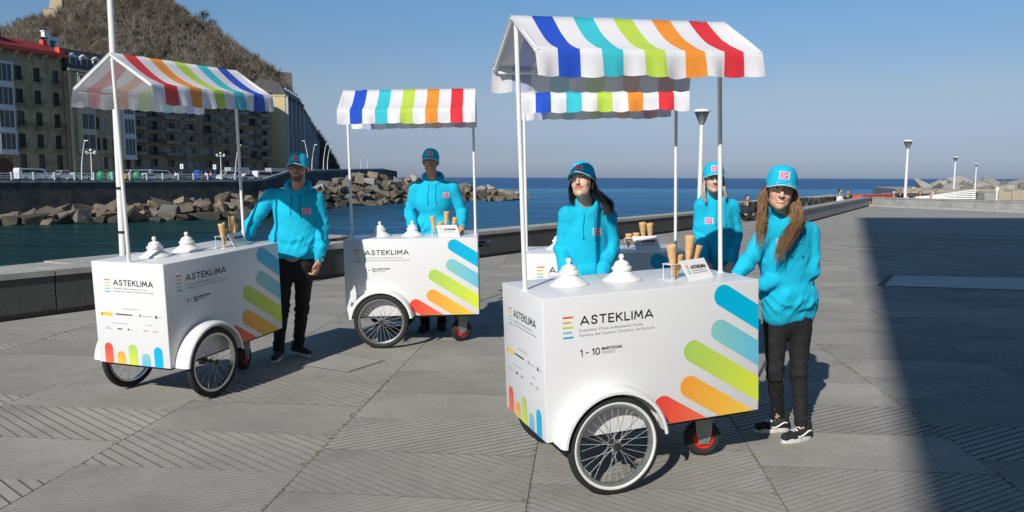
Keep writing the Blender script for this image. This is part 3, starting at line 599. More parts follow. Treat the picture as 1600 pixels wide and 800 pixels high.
def pine(px,y,Y,h,label,n=420,sq=1,name='pine_tree'):
    P=at(px,y,Y); o=empty(name,P,0,label,'tree'); mb=MB(); mb.tube([(0,0,-2),(.2,0,h*.4),(.1,.1,h*.75)],[.35,.25,.1],7)
    for a in range(5): an=a*1.3; mb.tube([(.1,0,h*(.35+.08*a)),(math.cos(an)*h*.25,math.sin(an)*h*.2,h*(.5+.08*a))],[.12,.04],5)
    mb.build('trunk',m_trunk,o); mb=MB(); rr=random.Random(int(px))
    for c in range(6): leafy(mb,Vector((rr.uniform(-.3,.3)*h,rr.uniform(-.3,.3)*h,h*rr.uniform(.1,.4))),h*.62,rr,n//6,0,.7)
    mb.build('crown',m_tw[3],o); return o
pine(318,40,410,9,'larger dark evergreen tree standing out on the hill skyline'); pine(331,47,408,6.5,'smaller dark evergreen tree just below the larger one on the hill skyline')
pine(113,14,425,9,'dark green tree right of the hilltop castle'); pine(100,20,420,8,'dark green tree directly below the hilltop castle')
m_cast=mat('castle stone',(.42,.34,.23),.9,.15,.4,stain=(.22,.18,.13),stscale=.2,stamt=.7)
P=at(90,27,402); o=empty('castle',P,0,'tan stone castle tower on the hilltop cut by the top of the frame','castle')
mb=MB(); mb.bbox(-5,4,-4,4,-8,3.2,.3,1); mb.build('bastion',m_cast,o); mb=MB(); mb.bbox(-2.2,4.5,-3,4,3.2,13,.3,1); mb.prism([(-3,3.2),(5,3.2),(4.5,5.2),(-1.6,5.6)],-3.4,4,'y'); tw=mb.build('tower',m_cast,o)
for i in range(4): mb=MB(); mb.box(-4.8+i*1.25,-4.2+i*1.25,-4.0,-3.4,3.2,4.0); mb.build('merlon',m_cast,o)
P=at(422,128,392); o=empty('battery_wall',P,0,'old stone battery wall on the shoulder of the hill above the far houses','fortification')
mb=MB(); mb.add([(-8,-2,-8),(1.5,-5,-8),(10,6,-8),(-6,8,-8),(-8,-2,4.4),(1.5,-5,5.0),(9.6,6,5.4),(-6,8,4)],[(3,2,1,0),(4,5,6,7),(0,1,5,4),(1,2,6,5),(2,3,7,6),(3,0,4,7)]); mb.build('wall',m_cast,o)
for x,y_,z0 in((-5,-2.7,4.5),(0,-4.0,4.9),(4,-1.4,5.2)): mb=MB(); mb.box(x-1,x+1,y_-.1,y_+1.2,z0,z0+1.0); mb.build('merlon',m_cast,o)
for px,y0,y1,lab in((399,128,98,'left white flagpole on the hill above the battery'),(409,130,94,'right white flagpole on the hill above the battery')):
    a,b=at(px,y0+4,385),at(px,y1,385); o=empty('flagpole',a,0,lab,'flagpole'); mb=MB(); mb.tube([(0,0,0),(0,0,b.z-a.z)],.14,6); mb.build('pole',m_white,o)
    mb=MB(); h_=b.z-a.z; mb.add([(0,0,h_),(1.1,.2,h_-.3),(1.1,.2,h_-1.4),(0,0,h_-1.3)],[(0,1,2,3)]); mb.build('flag',m_red,o)
# ------------------------------------------------------------ carts
CL,CD,CT,CB=1.255,.64,1.022,.292; UE=CL/2-.026; WU,WV,WR=-.288,-.388,.257; RZ,EH,EZ,VZ=2.418,.336,2.203,2.082
m_body=mat('white cart laminate',(.745,.745,.75),.32,.02,2,stain=(.70,.695,.68),stscale=2,stamt=.3); m_pole=mat('white powder-coated tube',(.80,.80,.79),.3,.02,3)
m_gloss=mat('white glazed lid',(.84,.83,.81),.15,.02,3); m_tyre=mat('black tyre rubber',(.018,.018,.019),.75,.2,20,.0006,300); m_chrome=mat('chromed steel',(.62,.62,.62),.25,.05,10,metal=1); m_gal=mat('galvanised steel',(.30,.32,.31),.45,.15,20,metal=.6)
m_spoke=mat('dull steel spoke',(.42,.42,.42),.55,.05,10); m_ww=mat('tyre white wall',(.72,.71,.69),.6,.04,8); m_redp=mat('red plastic rim',(.72,.02,.015),.4,.05,6); m_ink=mat('black ink',(.012,.012,.014),.5,.05,5); m_grey=mat('grey ink',(.32,.32,.33),.5,.05,5); m_hub=mat('dark hub',(.05,.05,.05),.4,.2,10,metal=.5)
C5={'red':((.80,.055,.04),(.85,.17,.07)),'orange':((.86,.34,.045),(.86,.56,.07)),'green':((.40,.60,.13),(.66,.74,.05)),'teal':((.25,.57,.52),(.13,.50,.68)),'blue':((.0,.43,.68),(.0,.46,.73))}
m_gf={k:grad('print '+k,a,b,0) for k,(a,b) in C5.items()}; m_ge={k:grad('end print '+k,b,a,2) for k,(a,b) in C5.items()}; ORD=['red','orange','green','teal','blue']
def cloth(name,col):
    m=mat(name,col,.85,.04,4,.0006,500,trans=.16); N=m.node_tree.nodes; L=m.node_tree.links.new; g=N.new('ShaderNodeNewGeometry'); mm=N.new('ShaderNodeMix'); mm.data_type='RGBA'; b=N['Principled BSDF']; src=b.inputs['Base Color'].links[0].from_socket
    L(g.outputs['Backfacing'],mm.inputs[0]); L(src,mm.inputs[6]); mm.inputs[7].default_value=(*[.6*.86+.4*x for x in col],1); L(mm.outputs[2],b.inputs['Base Color']); t=[n for n in N if n.type=='BSDF_TRANSLUCENT'][0]; tm=N.new('ShaderNodeMix'); tm.data_type='RGBA'; tm.inputs[0].default_value=.45; L(src,tm.inputs[6]); tm.inputs[7].default_value=(.85,.83,.88,1); L(tm.outputs[2],t.inputs[0]); return m
m_wcl=cloth('white canopy cloth',(.83,.82,.86))
CC={'red':(.78,.02,.035),'orange':(.90,.30,.02),'green':(.52,.72,.07),'teal':(.03,.56,.66),'blue':(.0,.075,.60)}
m_cl={k:cloth(k+' canopy cloth',c) for k,c in CC.items()}
GL={'A':(.92,[[(0,0),(.46,1),(.92,0)],[(.2,.27),(.72,.27)]]),'S':(.62,[[(.60,.83),(.50,.95),(.32,1),(.13,.93),(.05,.76),(.13,.6),(.32,.52),(.50,.43),(.58,.27),(.50,.08),(.30,0),(.10,.06),(0,.2)]]),
 'T':(.7,[[(0,1),(.7,1)],[(.35,1),(.35,0)]]),'E':(.56,[[(0,0),(0,1)],[(0,1),(.56,1)],[(0,.5),(.5,.5)],[(0,0),(.56,0)]]),'K':(.66,[[(0,0),(0,1)],[(.62,1),(.04,.45)],[(.2,.6),(.66,0)]]),
 '1':(.22,[[(0,.80),(.22,1)],[(.22,1),(.22,0)]]),'-':(.34,[[(0,.45),(.34,.45)]]),'0':(.56,[[(.28,1),(.46,.93),(.56,.72),(.56,.28),(.46,.07),(.28,0),(.10,.07),(0,.28),(0,.72),(.10,.93),(.28,1)]]),' ':(.0,[]),
 'L':(.5,[[(0,1),(0,0)],[(0,0),(.5,0)]]),'I':(.0,[[(0,0),(0,1)]]),'M':(.9,[[(0,0),(.1,1),(.45,.25),(.8,1),(.9,0)]])}
def lettering(word,width,height,th=.15):
    """stroke lettering -> list of quads in (x,z), origin at the lower left"""
    gap=.32; tot=sum(GL[c][0] for c in word)+gap*(len(word)-1); sc=(width-th*height)/tot; out=[]; x=0; t=th*height/2; hh=height-2*t
    for c in word:
        w_,st=GL[c]
        for pl in st:
            for i in range(len(pl)-1):
                a=Vector((x*sc+t+pl[i][0]*sc,t+pl[i][1]*hh)); b=Vector((x*sc+t+pl[i+1][0]*sc,t+pl[i+1][1]*hh)); d=(b-a).normalized(); n=Vector((-d.y,d.x))*t; e=d*t*(.9 if c=='S' else .75)
                out.append([a-e-n,b+e-n,b+e+n,a-e+n])
        x+=w_+gap
    return out
def font_mesh(body,size,width=None,bold=0):
    cu=bpy.data.curves.new('t','FONT'); cu.body=body; cu.size=size; cu.offset=bold; cu.resolution_u=2; o=bpy.data.objects.new('t',cu); COL.objects.link(o)
    dg=bpy.context.evaluated_depsgraph_get(); me=bpy.data.meshes.new_from_object(o.evaluated_get(dg)); v=[tuple(x.co) for x in me.vertices]; f=[tuple(p.vertices) for p in me.polygons]
    bpy.data.objects.remove(o); xm=min(p[0] for p in v); xM=max(p[0] for p in v); k=(width/(xM-xm)) if width else 1
    return [((p[0]-xm)*k,p[1]) for p in v],f
def capsule(cx,cz,dx,dz,r,ln,n=14):
    a0=math.atan2(dz,dx); pts=[(cx+r*math.cos(a0+PI/2+PI*i/n),cz+r*math.sin(a0+PI/2+PI*i/n)) for i in range(n+1)]
    return pts+[(cx+ln*dx-r*dz*-1*-1,cz+ln*dz-r*dx) if 0 else (cx+ln*dx+r*math.cos(a0-PI/2),cz+ln*dz+r*math.sin(a0-PI/2)),(cx+ln*dx+r*math.cos(a0+PI/2),cz+ln*dz+r*math.sin(a0+PI/2))]
def once(key,fn):
    if key not in CACHE: CACHE[key]=fn()
    return CACHE[key]
FY=-CD/2-.0015; EX=-CL/2-.0015
def fpoly(pts,name,m,side='f',k=0):
    mb=MB(); mb.add([((p[0],FY-k,p[1]) if side=='f' else (EX-k,p[0],p[1])) for p in pts],[tuple(range(len(pts)))]); me=mb.mesh(name,m); return me
def prints():
    out=[]
    D_=(.843,-.537)
    for (cx,cz),c in zip(((.033,.392),(.193,.480),(.217,.670),(.383,.765),(.404,.951)),ORD):
        p=capsule(cx,cz,D_[0],D_[1],.0585,1.2); p=clip(clip(p,(1,0),CL/2-.003,-1),(0,1),CB+.003,1); out.append(('coloured_stripe',fpoly(p,'coloured_stripe',m_gf[c])))
    for i,c in enumerate(ORD):
        r_=.0045; x1=-.468-(.010 if i in(1,3) else 0); z=.920-.0255*i; pts=[(-.523,z-r_),(x1,z-r_),(x1,z+r_),(-.523,z+r_)]; out.append(('logo_bar',fpoly(pts,'logo_bar',m_gf[c])))
        zt=(.44,.385,.442,.386,.44)[i]; v=(.221,.111,.002,-.112,-.2225)[i]; pts=[(v+.037,CB+.003),(v+.037,zt-.037)]+[(v+.037*math.cos(t*PI/10),zt-.037+.037*math.sin(t*PI/10)) for t in range(1,10)]+[(v-.037,zt-.037),(v-.037,CB+.003)]
        out.append(('coloured_stripe',fpoly(pts,'coloured_stripe',m_ge[c],'e')))
        z=.895-.0209*i; v1=.163+(.006 if i in(1,3) else 0); out.append(('logo_bar',fpoly([(.21,z-.0036),(v1,z-.0036),(v1,z+.0036),(.21,z+.0036)],'logo_bar',m_gf[c],'e')))
    def let(mb,quads,ox,oz,side):
        for i,q in enumerate(quads):
            k=.00002*i; mb.add([((ox+p[0],FY-k,oz+p[1]) if side=='f' else (EX-k,ox-p[0],oz+p[1])) for p in q],[(0,1,2,3)])
    def txt(mb,body,size,width,ox,oz,side,bold=0):
        v,f=font_mesh(body,size,width,bold); mb.add([((ox+p[0],FY,oz+p[1]) if side=='f' else (EX,ox-p[0],oz+p[1])) for p in v],f)
    mb=MB(); let(mb,lettering('ASTEKLIMA',.412,.047,.155),-.431,.874,'f'); out.append(('lettering',mb.mesh('lettering',m_ink)))
    mb=MB(); let(mb,lettering('ASTEKLIMA',.352,.041,.15),.130,.8585,'e'); out.append(('lettering',mb.mesh('lettering',m_ink)))
    mb=MB(); txt(mb,'Euskadiko Klima Aldaketaren Astea',.0195,.355,-.436,.841,'f'); txt(mb,'Semana del Cambio Climático de Euskadi',.0195,.421,-.436,.817,'f'); txt(mb,'MARZO',.021,.074,-.315,.7165,'f'); out.append(('small_print',mb.mesh('small_print',m_grey)))
    mb=MB(); txt(mb,'Euskadiko Klima Aldaketaren Astea',.015,.296,.132,.832,'e'); txt(mb,'Semana del Cambio Climático de Euskadi',.015,.352,.134,.812,'e'); out.append(('small_print',mb.mesh('small_print',m_grey)))
    mb=MB(); let(mb,lettering('1 - 10',.108,.037,.14),-.434,.714,'f'); txt(mb,'MARTXOAK',.0205,.117,-.315,.7365,'f',.0006); out.append(('date_lettering',mb.mesh('date_lettering',m_ink)))
    mb=MB(); mb.mi=0; rr=random.Random(5)
    def dash(v0,v1,z,h,mi,k=0):
        mb.mi=mi; x=v0
        while x>v1: l=rr.uniform(.004,.012); mb.add([(EX-k,x,z),(EX-k,max(x-l,v1),z),(EX-k,max(x-l,v1),z+h),(EX-k,x,z+h)],[(0,1,2,3)]); x-=l+.0025
    mb.mi=1; mb.add([(EX,.268,.636),(EX,.163,.636),(EX,.163,.661),(EX,.268,.661)],[(0,1,2,3)]); mb.mi=3; mb.add([(EX-.0004,.262,.639),(EX-.0004,.246,.639),(EX-.0004,.246,.658),(EX-.0004,.262,.658)],[(0,1,2,3)])
    dash(.071,-.085,.692,.004,0); dash(.130,-.019,.648,.009,2); dash(-.104,-.188,.650,.004,0); dash(-.22,-.236,.641,.02,2); dash(-.24,-.28,.647,.004,0)
    dash(.167,.028,.585,.004,0); dash(.237,.179,.543,.004,0); dash(.224,.205,.552,.006,0); dash(.124,.086,.543,.009,2); dash(.032,.018,.541,.013,2); dash(.012,-.01,.545,.004,0); dash(-.135,-.196,.588,.004,0); dash(-.111,-.145,.545,.007,3); dash(-.188,-.236,.544,.006,0)
    a=[(EX,-.087+.010*math.cos(t),.654+.010*math.sin(t)) for t in np.linspace(0,2*PI,12,endpoint=False)]; mb.mi=0; mb.add(a,[tuple(range(12))[::-1]])
    out.append(('sponsor_marks',mb.mesh('sponsor_marks',[m_grey,mat('yellow print',(.85,.60,.03),.5,.03,4),m_ink,mat('pink print',(.75,.15,.15),.5,.05,4)])))
    return out
def wheel_parts(par_,white):
    def tyre():
        mb=MB(); prof=[(.212,.016),(.226,.0215),(.243,.020),(.2535,.011),(WR,.0),(.2535,-.011),(.243,-.020),(.226,-.0215),(.212,-.016)]; mb.lathe(prof+[prof[0]],48,ax='y'); return mb.mesh('tyre',m_tyre,True)
    def wwall():
        mb=MB(); mb.lathe([(.212,-.0165),(.215,-.0205),(.226,-.0228),(.2275,-.0212)],48,ax='y'); return mb.mesh('white_wall',m_ww,True)
    def rim():
        mb=MB(); p=[(.214,.013),(.214,-.0165),(.209,-.0175),(.198,-.0135),(.196,0),(.198,.0135),(.209,.0165),(.214,.013)]; mb.lathe(p,48,ax='y'); return mb.mesh('rim',m_chrome if not white else m_gal,'auto')
    def spokes():
        mb=MB()
        for i in range(28):
            a=2*PI*i/28; sd_=1 if i%2 else -1; b=a+(.75 if (i//2)%2 else -.75); mb.tube([(.017*math.cos(b),sd_*.028,.017*math.sin(b)),(.199*math.cos(a),sd_*.003,.199*math.sin(a))],.0013,4,False)
        return mb.mesh('spoke',m_spoke)
    def hub():
        mb=MB(); mb.lathe([(.0,-.043),(.008,-.043),(.008,-.034),(.021,-.031),(.021,-.026),(.011,-.022),(.011,.022),(.021,.026),(.021,.031),(.008,.036),(0,.036)],16,ax='y'); return mb.mesh('hub',m_hub,'auto')
    t=link('tyre',once('ty',tyre),par_); 
    if white: link('white_wall',once('ww',wwall),t)
    r_=link('rim',once('rim%d'%white,rim),par_); o=link('spoke',once('sp',spokes),par_); o['kind']='stuff'; link('hub',once('hub',hub),par_)
def canopy_mesh(rev,seed):
    rr=random.Random(seed); order=['blue','teal','green','orange','red'] if not rev else ['red','orange','green','teal','blue']; mats=[m_wcl]+[m_cl[k] for k in order]; mb=MB(); NS=11; SD=4; UL=CL/2+.004
    sl=[]
    for sg in(1,-1):
        pv=[(i/9) for i in range(10)]; ev=[(EH*t*sg,RZ+.014-(RZ-EZ)*t,math.sin(PI*t)) for t in pv]; sl.append(ev)
    def col(u):
        e=min(1,(UL-abs(u))/.16); e=max(0,e)**.7; out=[]
        for sg in(1,-1):
            r_=[]
            for i in range(10):
                t=i/9; r_.append((EH*t*sg,RZ+.015-(RZ-EZ)*t-.036*e*math.sin(PI*t)**.9+.006*noise.noise(Vector((u*5,t*2.2,seed)))+.0025*noise.noise(Vector((u*22+t*7,t*4,seed)))*e)) 
            ph=(u+UL)/(2*UL)*NS; sc=abs(math.sin(PI*ph))
            for j in range(1,5):
                t=j/4; wv=.014*t*math.sin(ph*2.4+seed)+.007*t*math.sin(ph*PI*1.7+1)+.012*t*noise.noise(Vector((u*14,seed,sg))); lowr=(.004+.007*sc)*t+.012*t*noise.noise(Vector((u*4,seed,sg)))
                r_.append((sg*(EH+.004+.012*t+wv),EZ+.012-(EZ-VZ)*t-lowr))
            out.append(r_)
        return out[1][::-1]+out[0][1:]
    us=[-UL+2*UL*i/(NS*SD) for i in range(NS*SD+1)]; rows=[]
    for u in us: rows.append([(u,v,z) for v,z in col(u)])
    n=len(rows[0]); vs=[p for r_ in rows for p in r_]; k0=len(mb.v); mb.v+=vs
    for i in range(NS*SD):
        st=i//SD; mi=0 if st%2==0 else st//2+1
        for j in range(n-1): mb.f.append((i*n+j,(i+1)*n+j,(i+1)*n+j+1,i*n+j+1)); mb.m.append(mi)
    me=mb.mesh('canopy',mats,True); return me
CARTS=[(.679,4.128,.326,.041),(-2.443,5.756,1.237,.038),(-.938,7.299,.026,.02),(.739,6.024,-.011,.021)]
CLAB=['white ice cream cart nearest the camera, whitewall wheel, blue stripe first under its striped canopy','white ice cream cart at the left turned end-on, red stripe first on its canopy','white ice cream cart in the middle distance with the smiling man behind it','white ice cream cart mostly hidden behind the dark-haired woman and the nearest cart']
CM=[]
def cartM(k): x,y,a,t=CARTS[k]; return Matrix.Translation((x,y,.288*t))@Matrix.Rotation(a,4,'Z')@Matrix.Rotation(-t,4,'Y')
def fender():
    mb=MB(); prof=[(-.316,.302),(-.40,.302),(-.421,.297),(-.430,.286),(-.430,.272),(-.424,.272),(-.423,.284),(-.415,.291),(-.398,.294),(-.316,.294)]; n=28; m=len(prof); vs=[]
    for i in range(n+1):
        a=R(6+168*i/n)
        for v,r_ in prof: vs.append((r_*math.cos(a),v,r_*math.sin(a)))
    mb.add(vs,[(i*m+j,i*m+(j+1)%m,(i+1)*m+(j+1)%m,(i+1)*m+j) for i in range(n) for j in range(m)]+[tuple(range(m)),tuple(n*m+j for j in range(m))[::-1]]); return mb.mesh('fender',m_pole,'auto')
PR=None
for k,(x,y,a,t) in enumerate(CARTS):
    o=empty('ice_cream_cart',(x,y,.288*t),0,CLAB[k],'cart','white ice cream carts'); o.rotation_euler=(0,-t,a); CM.append(cartM(k))
    def cab(): mb=MB(); mb.bbox(-CL/2,CL/2,-CD/2,CD/2,CB,CT,.006,2); return mb.mesh('cabinet',m_body,'auto')
    c=link('cabinet',once('cab',cab),o)
    if PR is None: PR=prints()
    for nm,me in PR:
        p_=link(nm,me,c)
        if nm in('small_print','sponsor_marks'): p_['kind']='stuff'
    def under(): mb=MB(); mb.box(-CL/2+.03,CL/2-.03,-CD/2+.03,CD/2-.03,CB-.02,CB-.001); mb.tube([(WU,-.40,WR),(WU,.40,WR)],.011,8); mb.box(WU-.03,WU+.03,-.31,-.28,WR-.02,CB); mb.box(WU-.03,WU+.03,.28,.31,WR-.02,CB); return mb.mesh('axle_frame',m_hub)
    link('axle_frame',once('under',under),o)
    for sg in(1,-1):
        w_=empty('wheel',(WU,WV*sg,WR),parent=o); w_.rotation_euler=(0,random.uniform(0,6),0 if sg>0 else PI); wheel_parts(w_,k==0)
        f=link('fender',once('fen',fender),o,(WU,0,WR),(0,0,0)); 
        if sg<0: f.scale=(1,-1,1)
    cz=-(.44+.288)*t-.0; ca=empty('caster',(.44,-.05,cz),parent=o); ca.rotation_euler=(0,0,(-.30,.2,.5,.4)[k])
    def ctyre():
        mb=MB(); mb.lathe([(.058,.028),(.082,.034),(.097,.026),(.102,0),(.097,-.026),(.082,-.034),(.058,-.028),(.058,.028)],32,(0,0,.102),'y')
        for i in range(26):
            for s_ in(-1,1):
                a_=2*PI*(i+.5*(s_>0))/26; c_,d_=math.cos(a_),math.sin(a_); rr_=.1015; p=Vector((c_*rr_,s_*.013,.102+d_*rr_)); e1=Vector((-d_,0,c_))*.006; e2=Vector((0,.009,0)); e3=Vector((c_,0,d_))*.004
                mb.add([tuple(p+e1*i1+e2*i2+e3*i3) for i3 in(-1,1) for i1,i2 in((-1,-1),(1,-1),(1,1),(-1,1))],[(3,2,1,0),(4,5,6,7),(0,1,5,4),(1,2,6,5),(2,3,7,6),(3,0,4,7)])
        return mb.mesh('tyre',m_tyre,'auto')
    def crim(): mb=MB(); mb.lathe([(0,-.012),(.018,-.012),(.022,-.03),(.030,-.018),(.050,-.018),(.058,-.031),(.060,-.029),(.060,.029),(.050,.018),(0,.018)],24,(0,0,.102),'y'); return mb.mesh('rim',m_redp,'auto')
    def cbr():
        mb=MB(); tz=CB+.012
        for s_ in(-1,1): mb.prism([(-.03,.075),(.03,.075),(.045,.15),(.055,tz-.004),(-.055,tz-.004),(-.045,.15)],s_*.042-.002,s_*.042+.002,'y'); mb.lathe([(0,-.006),(.013,-.006),(.013,.006),(0,.006)],10,(0,s_*.048,.102),'y')
        mb.box(-.06,.06,-.05,.05,tz-.006,tz+.03); return mb.mesh('bracket',m_gal)
    link('tyre',once('ct',ctyre),ca); link('rim',once('crm',crim),ca); link('bracket',once('cbr',cbr),ca)
    def hnd(): mb=MB(); mb.tube([(CL/2-.003,-.17,.93),(CL/2+.07,-.17,.935),(CL/2+.10,-.15,.94),(CL/2+.10,.15,.94),(CL/2+.07,.17,.935),(CL/2-.003,.17,.93)],.013,8); return mb.mesh('handle',m_hub,True)
    link('handle',once('hnd',hnd),o)
    for sg in(-1,1):
        def pl(sg=sg):
            mb=MB(); mb.tube([(0,0,CT-.002),(0,0,RZ-.02)],.0125,12); mb.lathe([(.0125,.004),(.019,.004),(.021,0)],12,(0,0,CT)); return mb.mesh('pole',m_pole,'auto')
        link('pole',once('pole',pl),o,(UE*sg,0,0))
        def gb():
            mb=MB(); mb.tube([(0,-EH,EZ),(0,0,RZ),(0,EH,EZ)],.0125,8)
            for v,z in((0,RZ-.002),(EH-.01,EZ+.006),(-EH+.01,EZ+.006)): mb.lathe([(0,-.004),(.005,-.004),(.005,.004),(0,.004)],8,(sg*.0125,v,z),'x')
            return mb.mesh('gable_frame',m_pole,'auto')
        link('gable_frame',once('gf%d'%sg,gb),o,((UE+.014)*sg,0,0))
    def rb():
        mb=MB(); mb.tube([(-UE,0,RZ),(UE,0,RZ)],.010,8)
        for s_ in(-1,1): mb.tube([(-UE,(EH-.016)*s_,EZ-.014),(UE,(EH-.016)*s_,EZ-.014)],.009,8)
        return mb.mesh('roof_bar',m_pole,True)
    link('roof_bar',once('rb',rb),o)
    link('canopy',canopy_mesh(k==1,k+1),o)
    # lids and cone holder stand on the cart: things of their own
    M=CM[k]; rot=(0,-t,a)
    def lid():
        mb=MB(); p=[(0,0),(.1055,0),(.108,.004),(.105,.010),(.095,.016),(.085,.021),(.0835,.0245),(.073,.031),(.063,.0365),(.0615,.040),(.053,.046),(.0465,.052),(.0475,.055),(.0545,.060),(.0565,.067),(.0545,.075),(.048,.080),(.0415,.082),(.043,.087),(.041,.095),(.034,.103),(.024,.109),(.012,.113),(.0085,.119)]
        p+=[(.0155*math.sin(t_),.1325-.0155*math.cos(t_)) for t_ in np.linspace(.55,PI,8)]; mb.lathe(p,36); return mb.mesh('dish_lid',m_gloss,'auto')
    for q,(u,v) in enumerate(((-.335,.03),(-.018,.03))):
        l=link('dish_lid',once('lid',lid),None,tuple(M@Vector((u,v,CT+.001))),rot)
        tag(l,('left','right')[q]+' white tiered lid with round knob on '+('the nearest cart','the left end-on cart','the cart before the smiling man','the partly hidden cart')[k],'lid','white tiered lids on the carts')
    h=empty('cone_holder',tuple(M@Vector((.335,-.13,CT+.001))),0,'small ASTEKLIMA sign card with wafer cone stand on '+('the nearest cart','the left end-on cart','the cart before the smiling man','the partly hidden cart')[k],'sign','sign cards with cone stands'); h.rotation_euler=(0,-t,a+(.28 if k in(0,) else .12))
    def card():
        mb=MB(); mb.add([(-.085,-.05,0),(.115,-.05,0),(.09,.0,.108),(-.105,.0,.108)]+[(-.085,-.047,0),(.115,-.047,0),(.09,.003,.108),(-.105,.003,.108)],[(0,1,2,3),(7,6,5,4),(0,4,5,1),(1,5,6,2),(2,6,7,3),(3,7,4,0)]); return mb.mesh('sign_card',m_gloss)
    cd=link('sign_card',once('card',card),h)
    def cardp():
        mb=MB(); P=lambda s,q,k_=0:(-.085+.2*s-.0225*q,-.051+.05*q-.0006-k_,.108*q)
        for i,qd in enumerate(lettering('ASTEKLIMA',.60,.17,.17)): mb.add([P(.30+p[0],.55+p[1],.00002*i) for p in qd],[(0,1,2,3)])
        mb.mi=1
        for z,l in((.44,.55),(.34,.60)): mb.add([P(.3,z),P(.3+l,z),P(.3+l,z+.035),P(.3,z+.035)],[(0,1,2,3)])
        for i in range(5): mb.mi=2+i; z=.70-.09*i; mb.add([P(.13,z),P(.23,z),P(.23,z+.045),P(.13,z+.045)],[(0,1,2,3)])
        return mb.mesh('lettering',[m_ink,m_grey]+[m_gf[c] for c in ORD])
    link('lettering',once('cardp',cardp),cd)
    def stand(): mb=MB(); mb.box(-.15,.09,.012,.085,.088,.0915); mb.box(-.15,.09,.003,.10,0,.003); [mb.tube([(x_,y_,.003),(x_,y_,.088)],.002,5) for x_ in(-.145,.085) for y_ in(.016,.08)]; return mb.mesh('stand',m_gloss)
    link('stand',once('stand',stand),h)
    m_wf=once('wf',lambda:mat('wafer',(.70,.44,.20),.7,.15,60,.0008,260,stain=(.52,.29,.12),stscale=30,stamt=.6))
    def cone():
        mb=MB(); mb.lathe([(.004,0),(.010,.05),(.0165,.10),(.0215,.165),(.0225,.185),(.0205,.186),(.0195,.165),(.012,.08),(0,.03)],18); me=mb.mesh('wafer_cone',m_wf,True); return me
    hm=Matrix.Translation(h.location)@h.rotation_euler.to_matrix().to_4x4()
    for q,(cx,cy,dz,sc,tl) in enumerate(((-.115,.03,.018,.95,-.16),(-.07,.055,-.0,.72,.05),(-.012,.03,.04,1.05,.04),(.045,.055,.012,.9,.22)) if k!=3 else ((-.12,.05,.01,.6,0),(-.06,.05,.012,.62,0),(.0,.03,.035,.95,-.1),(.055,.03,.03,.93,-.08))):
        c_=link('wafer_cone',once('cone',cone),None,tuple(hm@Vector((cx,cy,.004+dz))),(.05,tl,a)); c_.scale=(1.22,1.22,sc)
        tag(c_,('leftmost','second','third, tallest','rightmost')[q]+' rolled wafer cone in the stand on '+('the nearest cart','the left end-on cart','the cart before the smiling man','the partly hidden cart')[k],'wafer cone','wafer cones in the stands')
